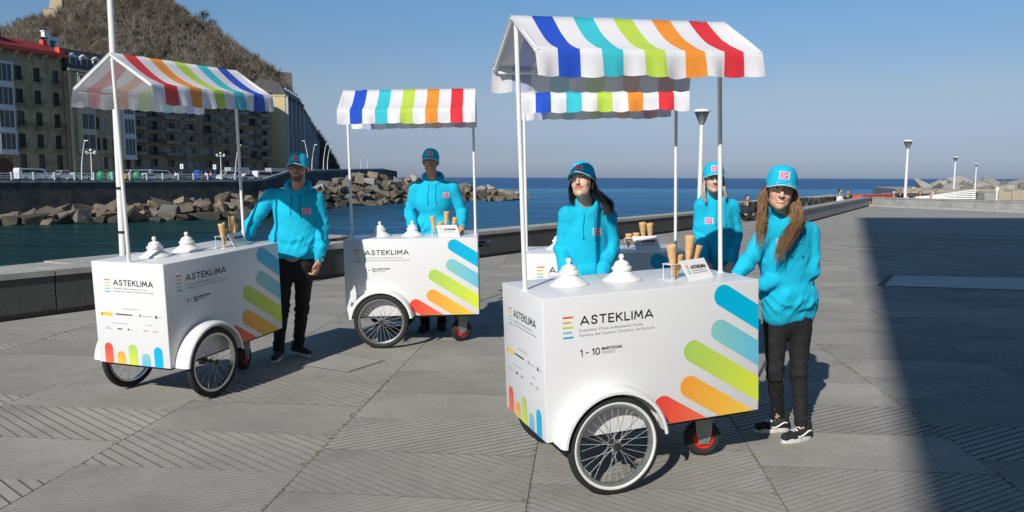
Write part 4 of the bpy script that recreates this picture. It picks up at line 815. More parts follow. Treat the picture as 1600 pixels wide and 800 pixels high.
# ------------------------------------------------------------ organic surfaces (signed distance fields -> surface nets)
def surfnet(prims,h,pad=.02,noise_fn=None):
    """prims: ('c',a,b,ra,rb,k) round cone | ('e',centre,radii,k[,rotation]) ellipsoid | negative k carves"""
    lo=np.full(3,1e9); hi=-lo
    for p in prims:
        if p[0]=='c': A=np.array(p[1]),np.array(p[2]); r=max(p[3],p[4]); l=np.minimum(*A)-r; u=np.maximum(*A)+r; kk=p[5]
        else: r=max(p[2]); l=np.array(p[1])-r; u=np.array(p[1])+r; kk=p[3]
        if kk<0: continue
        lo=np.minimum(lo,l); hi=np.maximum(hi,u)
    lo-=pad; hi+=pad; n=np.ceil((hi-lo)/h).astype(int)+1
    X=[(lo[i]+h*np.arange(n[i])).astype(np.float32) for i in range(3)]; D=np.full(tuple(n),1.0,np.float32)
    for p in prims:
        k=abs(p[5] if p[0]=='c' else p[3]); neg=(p[5] if p[0]=='c' else p[3])<0
        if p[0]=='c': l=np.minimum(p[1],p[2])-max(p[3],p[4])-k-2*h-.03; u=np.maximum(p[1],p[2])+max(p[3],p[4])+k+2*h+.03
        else: r=max(p[2]); l=np.array(p[1])-r-k-.03; u=np.array(p[1])+r+k+.03
        i0=np.maximum(0,np.floor((l-lo)/h).astype(int)); i1=np.minimum(n,np.ceil((u-lo)/h).astype(int)+1)
        if (i1<=i0).any(): continue
        sl=tuple(slice(i0[i],i1[i]) for i in range(3)); x,y,z=X[0][sl[0]][:,None,None],X[1][sl[1]][None,:,None],X[2][sl[2]][None,None,:]
        if p[0]=='c':
            a,b=np.array(p[1],np.float32),np.array(p[2],np.float32); d=b-a; L2=max(1e-9,float(d@d)); t=np.clip(((x-a[0])*d[0]+(y-a[1])*d[1]+(z-a[2])*d[2])/L2,0,1)
            f=np.sqrt((x-a[0]-t*d[0])**2+(y-a[1]-t*d[1])**2+(z-a[2]-t*d[2])**2)-(p[3]+(p[4]-p[3])*t)
        else:
            c=p[1]; u_,v_,w_=x-c[0],y-c[1],z-c[2]
            if len(p)>4 and p[4] is not None:
                m=np.array(p[4]).T; u_,v_,w_=(m[0][0]*u_+m[0][1]*v_+m[0][2]*w_),(m[1][0]*u_+m[1][1]*v_+m[1][2]*w_),(m[2][0]*u_+m[2][1]*v_+m[2][2]*w_)
            r=p[2]; q=np.sqrt((u_/r[0])**2+(v_/r[1])**2+(w_/r[2])**2); q2=np.sqrt((u_/r[0]**2)**2+(v_/r[1]**2)**2+(w_/r[2]**2)**2)+1e-9; f=q*(q-1)/q2
        g=D[sl]
        if neg: hh=np.maximum(k-np.abs(-f-g),0)/k; D[sl]=np.maximum(g,-f)+hh*hh*k*.25
        elif k<1e-4: D[sl]=np.minimum(g,f)
        else: hh=np.maximum(k-np.abs(f-g),0)/k; D[sl]=np.minimum(g,f)-hh*hh*k*.25
    D[0]=D[-1]=1; D[:,0]=D[:,-1]=1; D[:,:,0]=D[:,:,-1]=1
    ins=D<0; S_=[ins[a:n[0]-1+a,b:n[1]-1+b,c:n[2]-1+c] for a in(0,1) for b in(0,1) for c in(0,1)]; cnt=sum(s.astype(np.int8) for s in S_); act=(cnt>0)&(cnt<8)
    idx=-np.ones(act.shape,int); ii=np.argwhere(act); idx[act]=np.arange(len(ii)); P=np.zeros((len(ii),3)); W=np.zeros(len(ii))
    corners=[(a,b,c) for a in(0,1) for b in(0,1) for c in(0,1)]
    for i,c0 in enumerate(corners):
        for c1 in corners[i+1:]:
            if sum(abs(c0[q]-c1[q]) for q in range(3))!=1: continue
            d0=D[ii[:,0]+c0[0],ii[:,1]+c0[1],ii[:,2]+c0[2]]; d1=D[ii[:,0]+c1[0],ii[:,1]+c1[1],ii[:,2]+c1[2]]; m=(d0<0)!=(d1<0); t=np.where(m,d0/np.where(d0==d1,1,d0-d1),0)[:,None]
            P+=np.where(m[:,None],np.array(c0)+t*(np.array(c1)-np.array(c0)),0); W+=m
    V=lo+h*(ii+P/W[:,None]); F=[]
    for ax in range(3):
        a1,a2=(ax+1)%3,(ax+2)%3; sl0=[slice(None)]*3; sl1=[slice(None)]*3; sl0[ax]=slice(0,n[ax]-1); sl1[ax]=slice(1,n[ax]); e=ins[tuple(sl0)]!=ins[tuple(sl1)]; E_=np.argwhere(e); E_=E_[(E_[:,a1]>0)&(E_[:,a2]>0)]
        E_=E_[(E_[:,a1]<n[a1]-1)&(E_[:,a2]<n[a2]-1)]
        q=[]
        for o1,o2 in((1,1),(0,1),(0,0),(1,0)): c=E_.copy(); c[:,a1]-=o1; c[:,a2]-=o2; q.append(idx[c[:,0],c[:,1],c[:,2]])
        q=np.stack(q,1); fl=ins[E_[:,0],E_[:,1],E_[:,2]]; q[~fl]=q[~fl][:,::-1]; F.append(q)
    return V,np.concatenate(F)
def vnormals(V,F):
    n=np.cross(V[F[:,2]]-V[F[:,0]],V[F[:,3]]-V[F[:,1]]); N=np.zeros_like(V)
    for i in range(4): np.add.at(N,F[:,i],n)
    return N/(np.linalg.norm(N,axis=1)[:,None]+1e-12)
def relax(V,F,it=2,f=.5):
    for _ in range(it):
        A=np.zeros_like(V); C=np.zeros(len(V))
        for i in range(4):
            for j in(1,3): np.add.at(A,F[:,i],V[F[:,(i+j)%4]]); np.add.at(C,F[:,i],1)
        V=V+(A/C[:,None]-V)*f
    return V
def mk(name,V,F,m,parent=None,smooth=True,col=None):
    me=bpy.data.meshes.new(name); me.vertices.add(len(V)); me.vertices.foreach_set('co',np.asarray(V,np.float32).ravel()); me.loops.add(F.size); me.loops.foreach_set('vertex_index',F.ravel().astype(np.int32)); me.polygons.add(len(F)); me.polygons.foreach_set('loop_start',np.arange(0,F.size,4,dtype=np.int32)); me.update(calc_edges=True)
    me.polygons.foreach_set('use_smooth',[smooth]*len(F)); me.materials.append(m)
    if col is not None: ca=me.color_attributes.new('tint','FLOAT_COLOR','POINT'); ca.data.foreach_set('color',np.concatenate([col,np.ones((len(V),1))],1).astype(np.float32).ravel())
    return link(name,me,parent)
def folds(V,N,amp,sc=1.,seed=0,aniso=(1,1,.45)):
    q=V*np.array(aniso)*sc; s=seed*1.7
    w=np.stack([np.sin(q[:,1]*9+s)+np.sin(q[:,2]*7+1+s),np.sin(q[:,0]*8+2*s)+np.sin(q[:,2]*11+s),np.sin(q[:,0]*10+s)+np.sin(q[:,1]*6+3)],1)*.10
    q=q+w; f=0
    for a,b,c,ph,am in((17,9,31,0,1),(-23,12,26,2,.8),(11,-19,44,4,.55),(38,22,-35,1,.35),(7,5,14,3,1.0)): v=np.sin(q[:,0]*a+q[:,1]*b+q[:,2]*c+ph+s); f=f+am*(1-np.abs(v)*1.6)
    return V+N*(f*amp)[:,None]
# ------------------------------------------------------------ people
from mathutils.bvhtree import BVHTree
m_hood=mat('turquoise sweatshirt fleece',(.002,.47,.69),.92,.08,5,.0016,300,sheen=.0)
m_capm=mat('turquoise cap cotton',(.002,.47,.69),.85,.05,8,.0006,500); m_trim=mat('pale cap edging',(.55,.68,.72),.8,.05,6); m_cord=mat('turquoise cord',(.003,.36,.52),.8,.05,30)
m_trous=mat('black trousers',(.010,.010,.012),.85,.3,12,.001,200); m_pink=mat('pink badge',(.80,.06,.24),.7,.05,9); m_bw=mat('white badge',(.80,.78,.80),.7,.05,9); m_sky=mat('pale blue badge mark',(.35,.65,.8),.7,.05,9)
m_shoe=mat('black canvas shoe',(.014,.014,.016),.8,.2,30); m_sole=mat('off white rubber sole',(.66,.65,.61),.6,.08,12); m_shoe2=mat('dark blue trainer',(.02,.024,.035),.75,.2,20)
def skinmat(name,c): return mat(name,c,.5,.06,18,.0004,260,vcol='tint')
def pxy(px,y,Y): return at(px,y,Y)
HEADP=[('e',(0,.012,.035),(.076,.094,.088),.03),('e',(0,-.026,-.03),(.059,.064,.086),.03),('e',(0,-.040,-.076),(.043,.042,.032),.03),('e',(0,-.074,-.098),(.017,.014,.013),.022),
 ('e',(.034,-.066,-.028),(.020,.018,.022),.02),('e',(-.034,-.066,-.028),(.020,.018,.022),.02),('c',(0,-.088,.016),(0,-.112,-.030),.0075,.0125,.012),('e',(.011,-.099,-.034),(.008,.009,.007),.006),('e',(-.011,-.099,-.034),(.008,.009,.007),.006),
 ('c',(-.034,-.081,.030),(.034,-.081,.030),.010,.010,.014),('e',(.030,-.101,.010),(.017,.013,.010),-.010),('e',(-.030,-.101,.010),(.017,.013,.010),-.010),('e',(.030,-.0775,.009),(.0135,.0125,.0115),.002),('e',(-.030,-.0775,.009),(.0135,.0125,.0115),.002),
 ('e',(0,-.0915,-.0545),(.026,.008,.0048),.006),('e',(0,-.0895,-.0685),(.021,.008,.0055),.006),('e',(.077,.008,-.004),(.009,.017,.029),.008),('e',(-.077,.008,-.004),(.009,.017,.029),.008)]
def head_mesh(kind):
    V,F=surfnet(HEADP,.0035 if 1 else .004,.012); V=relax(V,F,1,.35); x,y,z=V[:,0],V[:,1],V[:,2]; ax=np.abs(x); fr=y<-.045
    c=np.ones((len(V),3)); base=np.array([1,1,1.])
    def put(m,col,a=1): c[m]=c[m]*(1-a)+np.array(col)*a
    put(fr&(((ax-.036)/.022)**2+((z+.028)/.02)**2<1),(1.0,.80,.76),.5)
    if kind.get('beard'):
        bd=fr&((z<-.072)|((ax>.030)&(z<-.055)&(ax<.06))|((z>-.050)&(z<-.040)&(ax<.028))); bd=bd&~((ax<.028)&(z>-.072)&(z<-.050)); put(bd,(.16,.11,.09),.85)
    elif kind.get('male'): put(fr&(z<-.040),(.70,.62,.60),.35)
    lip=fr&((ax/.0325)**2+((z+.0605-ax*ax*9)/.0112)**2<1); put(lip,kind.get('lip',(.80,.36,.36)))
    if kind.get('smile'): put(fr&((ax/.0275)**2+((z+.0600-ax*ax*9)/.0066)**2<1),(1.25,1.45,1.65))
    put((y<-.05)&(ax>.012)&(ax<.046)&(np.abs(z-.030+((ax-.028)**2)*9)<.0038),kind.get('brow',(.18,.13,.10)),.85)
    eye=(y<-.07)&(((ax-.030)/.0125)**2+((z-.009)/.0055)**2<1); put(eye,(1.1,1.2,1.3)); put((y<-.07)&(((ax-.030)**2+(z-.009)**2)<.0056**2),(.10,.07,.05)); put((y<-.07)&(ax>.016)&(ax<.045)&(np.abs(z-.0155+((ax-.030)**2)*14)<.0018),(.12,.08,.07))
    return V,F,c
def hand_prims(w,d,n,s,curl,k=1.):
    d,n,s=[Vector(v).normalized() for v in(d,n,s)]; w=Vector(w); o=[]; T=lambda a,b,c_:tuple(w+d*a*k+s*b*k+n*c_*k)
    o.append(('c',T(-.03,0,0),T(.02,0,0),.026*k,.027*k,.01))
    for q in(-.024,-.008,.008,.024): o.append(('c',T(.02,q*.7,0),T(.083,q,0),.0150*k,.0125*k,.010))
    for q,l in((.0275,.070),(.0092,.080),(-.0092,.075),(-.027,.058)):
        p=Vector(T(.085,q,0)); a=curl*.35; r=.0092
        for j,f_ in enumerate((.42,.32,.26)):
            dr=(d*math.cos(a)-n*math.sin(a)).normalized(); p2=p+dr*l*f_*k; o.append(('c',tuple(p),tuple(p2),r*k,(r-.0009)*k,.0035)); p=p2; r-=.0008; a+=curl*(.8 if j==0 else .55)
    a=Vector(T(.018,.022,-.006)); b=Vector(T(.050,.046,-.012)); c=Vector(T(.075,.052-.018*min(1,curl),-.018)); e=Vector(T(.097,.050-.03*min(1,curl),-.022)); o+= [('c',tuple(a),tuple(b),.0155*k,.0120*k,.008),('c',tuple(b),tuple(c),.0115*k,.0102*k,.004),('c',tuple(c),tuple(e),.0100*k,.0085*k,.003)]
    return o
def strands(guides,n,r,spread,rr,sides=3,wave=.006,taper=.25):
    """guides: list of polylines (local); strands interpolate between random neighbouring guides"""
    mb=MB()
    for i in range(n):
        g=rr.randrange(len(guides)-1) if len(guides)>1 else 0; t=rr.random(); A=guides[g]; B=guides[min(g+1,len(guides)-1)]; m=len(A); off=Vector([rr.gauss(0,1) for _ in range(3)])*spread; ph=rr.uniform(0,6.3); L_=rr.uniform(.82,1.05); pts=[]; fq=rr.uniform(5,9)
        N_=13
        for j in range(N_):
            u=j/(N_-1)*L_*(m-1); u=min(u,m-1.001); q=int(u); f_=u-q; P=A[q].lerp(A[q+1],f_).lerp(B[q].lerp(B[q+1],f_),t); e=min(1,j/4)
            pts.append(P+off*e*(.35+.65*j/N_)+Vector((math.sin(ph+j/N_*fq),math.cos(ph*1.3+j/N_*fq)*.6,0))*wave*e)
        mb.tube(pts,[r*(1-(1-taper)*(j/(N_-1))**1.5) for j in range(N_)],sides,False)
    return mb
def person(sp):
    root=Vector((sp['root'][0],sp['root'][1],0)); o=empty('person',root,0,sp['label'],'person'); J={k:Vector(v)-root for k,v in sp['J'].items()}; g=sp.get('g',1.); rr=random.Random(sp['seed'])
    tp=lambda v:tuple(v); zup=Vector((0,0,1)); X=(J['sb']-J['sa']); X.z*=.3; X.normalize(); Yb=zup.cross(X).normalized(); hip=(J['ha']+J['hb'])/2; nb=J['nb']; Rm=[[X[i],Yb[i],zup[i]] for i in range(3)]
    lc=lambda a,x=0,y=0,z=0:tuple(a+X*x+Yb*y+zup*z)
    # --- body: head, neck, trunk, limbs in one mesh
    hm=Matrix.Translation(J['head'])@Matrix.Rotation(R(sp['hr'][0]),4,'Z')@Matrix.Rotation(R(sp['hr'][1]),4,'X')@Matrix.Rotation(R(sp['hr'][2]),4,'Y')@Matrix.Scale(sp.get('hs',1.),4)
    V,F,c=head_mesh(sp['face']); H4=np.array(hm); V=V@H4[:3,:3].T+H4[:3,3]; parts=[(V,F,c)]
    nk=hm@Vector((0,.018,-.055)); pr=[('c',tp(nk),tp(nb+Vector((0,.01,-.03))),.052*g,.060*g,.02)]
    V2,F2=surfnet(pr,.006); parts.append((V2,F2,np.ones((len(V2),3))*.93))
    core=[('e',lc(nb,0,.01,-.18),(.135*g,.085*g,.17),.05,Rm),('c',lc(nb,0,.01,-.2),lc(hip,0,.01,.05),.095*g,.10*g,.06),('e',lc(hip,0,0,.08),(.125*g,.085*g,.17),.05,Rm)]
    for s_ in 'ab': core+=[('c',tp(J['s'+s_]),tp(J['e'+s_]),.045*g,.036*g,.02),('c',tp(J['e'+s_]),tp(J['w'+s_]),.036*g,.026*g,.01),('c',tp(J['h'+s_]),tp(J['k'+s_]),.07*g,.045*g,.03),('c',tp(J['k'+s_]),tp(J['f'+s_]),.045*g,.033*g,.02),('c',lc(nb,0,.01,-.06),tp(J['s'+s_]),.05*g,.045*g,.04)]
    V2,F2=surfnet(core,.014); parts.append((V2,F2,np.ones((len(V2),3))))
    for s_ in 'ab':
        hd=sp['hand'+s_]; V2,F2=surfnet(hand_prims(J['w'+s_]+Vector(hd[0]).normalized()*.028,hd[0],hd[1],hd[2],hd[3],.95*g if g<1 else 1),.0034,.01); c2=np.ones((len(V2),3))*np.array([1.,.95,.93]); parts.append((V2,F2,c2))
    n0=0;VV=[];FF=[];CC_=[]
    for v,f,c in parts: VV.append(v);FF.append(f+n0);CC_.append(c);n0+=len(v)
    mk('body',np.concatenate(VV),np.concatenate(FF),sp['skin'],o,True,np.concatenate(CC_))
    # --- sweatshirt
    hz=J['hem'].z; tw=sp.get('tw',1.)*g; pr=[('e',lc(nb,0,.005,-.20),(.172*tw,.120*g,.20),.06,Rm),('e',lc((nb*.35+hip*.65),0,-.005,0),(.160*tw,.122*g,.20),.06,Rm),('c',lc(Vector((hip.x,hip.y,hz)),-.075*tw,-.005,.03),lc(Vector((hip.x,hip.y,hz)),.075*tw,-.005,.03),.100*g,.100*g,.035),('c',lc(Vector((hip.x,hip.y,hz)),-.075*tw,-.005,.11),lc(Vector((hip.x,hip.y,hz)),.075*tw,-.005,.11),.112*g,.112*g,.05)]
    for s_ in 'ab':
        S_,E_,W_=J['s'+s_],J['e'+s_],J['w'+s_]; fd=(W_-E_).normalized(); pr+=[('c',lc(nb,0,.01,-.055),tp(S_-zup*.005),.066*g,.066*g,.05),('c',tp(S_),tp(E_),.067*g,.056*g,.018),('c',tp(E_),tp(W_-fd*.06),.057*g,.052*g,.010),('c',tp(W_-fd*.075),tp(W_-fd*.045),.053*g,.051*g,.012),('c',tp(W_-fd*.035),tp(W_+fd*.0),.041*g,.039*g,.010)]
    ring=[]
    for i in range(13):
        a=PI*2*i/12; fr=-math.cos(a); ring.append(Vector(lc(nb,.086*math.sin(a)*g,.014-.072*math.cos(a)*g,(.030-.034*math.cos(a)-.058*max(0,math.cos(a))**3))))
    for i in range(12): pr.append(('c',tp(ring[i]),tp(ring[i+1]),(.030-.004*abs(i-5.5)/5.5)*g,.028*g,.018))
    pr+=[('e',lc(nb,0,.105,-.035),(.115*g,.055,.085),.04,Rm),('e',lc(nb,0,.075,.01),(.10*g,.05,.045),.03,Rm)]
    pk=Vector(lc(hip,0,-.118*g,.135)); pr.append(('e',tp(pk),(.125*tw,.026,.085),.008,Rm))
    pr.extend([('c',lc(nb,0,-.015,.12),lc(nb,0,-.012,.01),.058*g,.048*g,-.012),('c',lc(nb,0,-.085,.075),lc(nb,0,-.115,-.030),.040*g,.010,-.010)])
    V,F=surfnet(pr,.0085); V=relax(V,F,2,.4); N=vnormals(V,F); z=V[:,2]
    amp=np.full(len(V),.0011); 
    for s_ in 'ab':
        for jn,rad,am in(('e',.11,.0060),('w',.11,.0055),('s',.11,.0030)): d_=np.linalg.norm(V-np.array(J[jn+s_]),axis=1); amp=np.maximum(amp,am*np.exp(-(d_/rad)**2))
    amp=np.maximum(amp,.0065*np.exp(-((z-hz-.10)/.07)**2)); V=V+N*((folds(np.zeros_like(V)+V,np.ones_like(V)*0,0)[:,0]*0)[:,None]); V=folds_amp(V,N,amp,sp['seed'])
    hood=mk('sweatshirt',V,F,m_hood,o); bvh=BVHTree.FromPolygons([Vector(v) for v in V],[tuple(f) for f in F])
    def cast(P,dr=-Yb*-1):
        h=bvh.ray_cast(P-Yb*.5,Yb); return h[0]
    def patch(nm,C,n,rt,up,w_,h_,off,m,par,gx=5,gz=5,shear=0):
        vs=[]
        for j in range(gz+1):
            for i in range(gx+1):
                q=C+rt*(w_*(i/gx-.5)+shear*(j/gz-.5))+up*(h_*(j/gz-.5)); h=par_bvh.ray_cast(q+n*.1,-n); p=h[0] if h[0] is not None else q; vs.append(tuple(p+n*off))
        mb=MB(); mb.add(vs,[(j*(gx+1)+i,j*(gx+1)+i+1,(j+1)*(gx+1)+i+1,(j+1)*(gx+1)+i) for j in range(gz) for i in range(gx)]); return mb.build(nm,m,par,True)
    def badge(C,n,rt,up,w_,par,tilt=.0):
        h_=w_*.74; b=patch('badge',C,n,rt,up,w_*1.06,h_*1.12,.0022,m_bw,par,shear=tilt); patch('badge_field',C-rt*w_*.03,n,rt,up,w_*.86,h_*.96,.0032,m_pink,b,shear=tilt)
        for z_,l,x_ in((.26,.5,-.08),(.0,.62,-.05),(-.26,.56,-.06)): patch('badge_mark',C+up*h_*z_+rt*w_*x_,n,rt,up,w_*l,h_*.08,.0040,m_bw,b,4,1)
        patch('badge_mark',C+rt*w_*.40+up*h_*.16,n,rt,up,w_*.16,h_*.42,.0040,m_sky,b,2,2,.02)
    par_bvh=bvh
    bp=Vector(sp['badge'])-root; h=bvh.ray_cast(bp-(bp+root-Vector((0,0,CAMZ))).normalized()*1.0,(bp+root-Vector((0,0,CAMZ))).normalized())
    if h[0] is not None:
        n=h[1] if h[1].y<0 else -h[1]; n=(n*.4-Yb*.6).normalized(); rt=(X-n*X.dot(n)).normalized(); up=n.cross(rt)*-1 if (n.cross(rt)).z<0 else n.cross(rt); badge(h[0],n,rt,up.normalized(),.066*g,hood)
    for sx_ in(-.034,.034):
        pts=[]
        L0=.17+.03*rr.random()
        for i in range(9):
            P=Vector(lc(nb,sx_*(1+.25*i/8)+.004*math.sin(i),0,-.045-L0*i/8)); q=cast(P)
            if q is not None: pts.append(q-Yb*.006)
        if len(pts)>2: mb=MB(); mb.tube(pts,[.0034]*(len(pts)-1)+[.006],6); mb.build('drawstring',m_cord,hood,True)
    for sg in(-1,1):
        pts=[]
        for i in range(8):
            t=i/7; P=Vector(lc(Vector((hip.x,hip.y,hz)),sg*(.115-.045*t)*tw,0,.05+.14*t)); q=cast(P)
            if q is not None: pts.append(q-Yb*.001)
        if len(pts)>2: mb=MB(); mb.tube(pts,.0022,5); mb.build('pocket_seam',m_cord,hood,True)
    # --- trousers, shoes
    pr=[('e',lc(hip,0,.01,-.01),(.150*g,.112*g,.13),.04,Rm)]
    for s_ in 'ab': pr+=[('c',tp(J['h'+s_]),tp(J['k'+s_]),.088*g,.060*g*sp.get('leg',1),.03),('c',tp(J['k'+s_]),tp(J['f'+s_]+zup*.01),.060*g*sp.get('leg',1),.047*g*sp.get('leg',1),.02)]
    V,F=surfnet(pr,.0095); V=relax(V,F,2,.4); N=vnormals(V,F); amp=np.full(len(V),.0015)
    for s_ in 'ab':
        for jn,am in(('k',.005),('f',.006)): d_=np.linalg.norm(V-np.array(J[jn+s_]),axis=1); amp=np.maximum(amp,am*np.exp(-(d_/.13)**2))
    mk('trousers',folds_amp(V,N,amp,sp['seed']+3,2.2),F,m_trous,o)
    for s_ in 'ab':
        td=Vector(sp['toe'+s_]).normalized(); sd_=Vector((-td.y,td.x,0)); f=J['f'+s_]; base=Vector((f.x,f.y,0))-td*.035; q=lambda a,b,c_:tuple(base+td*a*g+sd_*b*g+zup*c_)
        pr=[('c',q(-.02,0,.045),q(.03,0,.055),.035*g,.038*g,.02),('c',q(.03,0,.055),q(.12,.004,.038),.038*g,.030*g,.02),('c',q(.12,.004,.036),q(.185,.002,.036),.033*g,.030*g,.02),('c',q(-.005,0,.07),q(-.002,0,.10),.040*g,.041*g,.02),('c',q(-.0,0,.13),q(0,0,.09),.034*g,.02,-.01)]
        V,F=surfnet(pr,.006,.01); V[:,2]=np.maximum(V[:,2],.018); m_s,m_o=sp.get('shoe',(m_shoe,m_sole)); sh=mk('shoe',V,F,m_s,o)
        out=[]
        for i in range(28):
            t=2*PI*i/28; a=math.cos(t); x_=.082+.130*a; w_=.040*(abs(math.sin(t))**.72)*(1 if a>-.2 else .86)*(1 if math.sin(t)>0 else -1); out.append(base+td*x_*g+sd_*w_*g)
        mb=MB(); mb.prism([(p.x,p.y) for p in out],.002,.030); mb.build('sole',m_o,sh)
        if sp.get('skate'):
            tb=BVHTree.FromPolygons([Vector(v) for v in V],[tuple(f_) for f_ in F])
            for side in(1,-1):
                pts=[]
                for i in range(12):
                    t=i/11; a=-.02+.125*t; z_=.052+.016*math.sin(t*PI*1.6+.6); P=Vector(q(a,.1*side,z_)); h=tb.ray_cast(P,-sd_*side)
                    if h[0] is not None: pts.append(h[0]+sd_*side*.001)
                if len(pts)>2: mb=MB(); mb.tube(pts,[.003]+[.0052]*(len(pts)-2)+[.003],6); mb.build('side_stripe',m_bw,sh,True)
            for i in range(5):
                a=.055+.016*i; pts=[]
                for k_ in range(7):
                    h=tb.ray_cast(Vector(q(a+.004*k_/6*(-1)**i,-.021+.007*k_,.2)),-zup)
                    if h[0] is not None: pts.append(h[0]+zup*.002)
                if len(pts)>2: mb=MB(); mb.tube(pts,.0032,5); mb.build('lace',m_bw,sh,True)
    # --- cap
    ca=Matrix.Translation((0,0,0)); n=28; rows=9; vs=[];fs=[]
    def crown(ph,t):
        r_=math.cos(t*PI/2)**.62; z_=math.sin(t*PI/2)
        return Vector((.0865*r_*math.sin(ph),.010-.1035*r_*math.cos(ph)*(1 if math.cos(ph)>0 else .97),.032+.100*z_+.012*max(0,math.cos(ph))*r_*t*2))
    mb=MB()
    for j in range(rows+1):
        for i in range(n): p=crown(2*PI*i/n,j/rows*.985); vs.append(tuple(p))
    for j in range(rows):
        for i in range(n): fs.append((j*n+i,j*n+(i+1)%n,(j+1)*n+(i+1)%n,(j+1)*n+i))
    fs.append(tuple(rows*n+i for i in range(n))); mb.T=hm; mb.add(vs,fs); crv=[tuple(hm@Vector(v)) for v in vs]; crf=list(fs); 
    tp_=crown(0,1); mb.tube([tp_,tp_+Vector((0,0,.006))],[.008,.005],10)
    for i in range(6): ph=PI/6+i*PI/3; mb.tube([crown(ph,t/8)*1.0+Vector((0,0,.0005)) for t in range(9)],.0014,4,False)
    cap=mb.build('cap',m_capm,o,True)
    bu=[];U=18;Vn=6
    for lay in(0,1):
        for j in range(Vn+1):
            for i in range(U+1):
                u=-1+2*i/U; ph=u*R(72); b0=crown(ph,0); ext=.069*max(0,1-abs(u)**2.3)**.62; v=j/Vn; p=Vector((b0.x*(1+.04*v),b0.y-ext*v,.038-.002*v-(b0.x/.0865)**2*.034*(.15+.85*v)-.0035*lay)); bu.append(tuple(p))
    m1=(U+1)*(Vn+1); bf=[]
    for j in range(Vn):
        for i in range(U):
            a=j*(U+1)+i; bf+= [(a,a+U+1,a+U+2,a+1),(m1+a,m1+a+1,m1+a+U+2,m1+a+U+1)]
    for i in range(U): a=Vn*(U+1)+i; bf.append((a,m1+a,m1+a+1,a+1))
    mb=MB(); mb.T=hm; mb.add(bu,bf); mb.build('brim',m_capm,cap,True); mb=MB(); mb.T=hm; mb.tube([Vector(bu[Vn*(U+1)+i])+Vector((0,-.0005,-.0015)) for i in range(U+1)],.0032,6); mb.build('brim_edge',m_trim,cap,True)
    par_bvh=BVHTree.FromPolygons([Vector(v) for v in crv],crf); R3=hm.to_3x3()
    n_=(R3@Vector((0,-1,.42))).normalized(); rt=(R3@Vector((1,0,0))).normalized(); up=(R3@Vector((0,.42,1))).normalized(); badge(hm@Vector((0,-.097,.088)),n_,rt,up,.054,cap)
    # --- hair, glasses, extras
    hs=sp['hair']; M3=lambda x,y,z: hm@Vector((x,y,z))
    if hs['t']=='short':
        V,F=surfnet([('e',(0,.020,.012),(.0815,.090,.085),.01),('e',(0,-.075,-.02),(.10,.088,.12),-.008),('e',(0,.03,-.12),(.12,.12,.06),-.02)],.005); V=V@H4[:3,:3].T+H4[:3,3]; N=vnormals(V,F); mk('hair',folds_amp(V,N,np.full(len(V),.0012),2,6),F,hs['m'][0],o)
    else:
        V,F=surfnet([('e',(0,.024,.010),(.083,.092,.088),.01),('c',(0,.065,-.02),(0,.078,-.12),.058,.038,.04),('e',(0,-.070,-.04),(.066,.085,.15),-.012)],.006); V=V@H4[:3,:3].T+H4[:3,3]; N=vnormals(V,F); hr=mk('hair',folds_amp(V,N,np.full(len(V),.003),2,4),F,hs['m'][0],o)
        for gi,(gd,num,rad,spr,mi,wv) in enumerate(hs['g']):
            G=[[(hm@Vector(p[1:]) if p[0]=='h' else Vector(p[1:])-root) for p in line] for line in gd]; mb=strands(G,num,rad,spr,rr,3,wv); q=mb.build('lock',hs['m'][mi],hr,True); q['kind']='stuff'
    if sp.get('glasses'):
        mb=MB(); mb.T=hm
        for s_ in(-1,1): mb.tube([(s_*.031+.023*math.cos(t),-.107,.008+.016*math.sin(t)) for t in np.linspace(0,2*PI,17)[:-1]],.0022,6,False,close=True); mb.tube([(s_*.054,-.105,.012),(s_*.078,-.04,.010),(s_*.082,.02,.006)],.002,5)
        mb.tube([(-.009,-.107,.010),(0,-.110,.013),(.009,-.107,.010)],.002,5); mb.build('glasses',m_hub,o,True)
    if sp.get('watch'):
        W_=J['wb']; d=(W_-J['eb']).normalized(); c=W_+d*.012; mb=MB(); mb.tube([c-d*.009,c+d*.009],.031,14,False); mb.tube([c+X*.030,c+X*.036],.016,12); mb.build('watch',m_chrome,o,True)
    return o
def folds_amp(V,N,amp,seed=0,sc=1.):
    q=V*np.array((1,1,.62))*sc; s=seed*1.7
    w=np.stack([np.sin(q[:,1]*9+s)+np.sin(q[:,2]*7+1+s),np.sin(q[:,0]*8+2*s)+np.sin(q[:,2]*11+s),np.sin(q[:,0]*10+s)+np.sin(q[:,1]*6+3)],1)*.045
    q=q+w; f=0
    for a,b,c,ph,am in((17,9,31,0,1),(-23,12,36,2,.8),(11,-19,64,4,.7),(38,22,-45,1,.4),(7,5,18,3,1.0)): v=np.sin(q[:,0]*a+q[:,1]*b+q[:,2]*c+ph+s); f=f+am*(1-np.abs(v)*1.6)
    return V+N*(f*amp)[:,None]
m_hblack=mat('black hair',(.010,.008,.007),.45,.3,30); m_hbrown=mat('brown hair',(.10,.05,.024),.5,.35,25); m_hlight=mat('sun-bleached brown hair',(.30,.165,.07),.5,.3,25); m_hblond=mat('pale blond hair',(.55,.50,.42),.5,.15,25); m_hdark=mat('dark brown short hair',(.02,.014,.01),.6,.3,60)
SK=[skinmat('tanned skin',(.50,.275,.18)),skinmat('olive skin',(.50,.28,.19)),skinmat('fair skin',(.66,.42,.31)),skinmat('pale skin',(.70,.48,.38)),skinmat('light tan skin',(.66,.40,.28))]  # last tone is the woman's own light tan skin
dn=(0,0,-1)
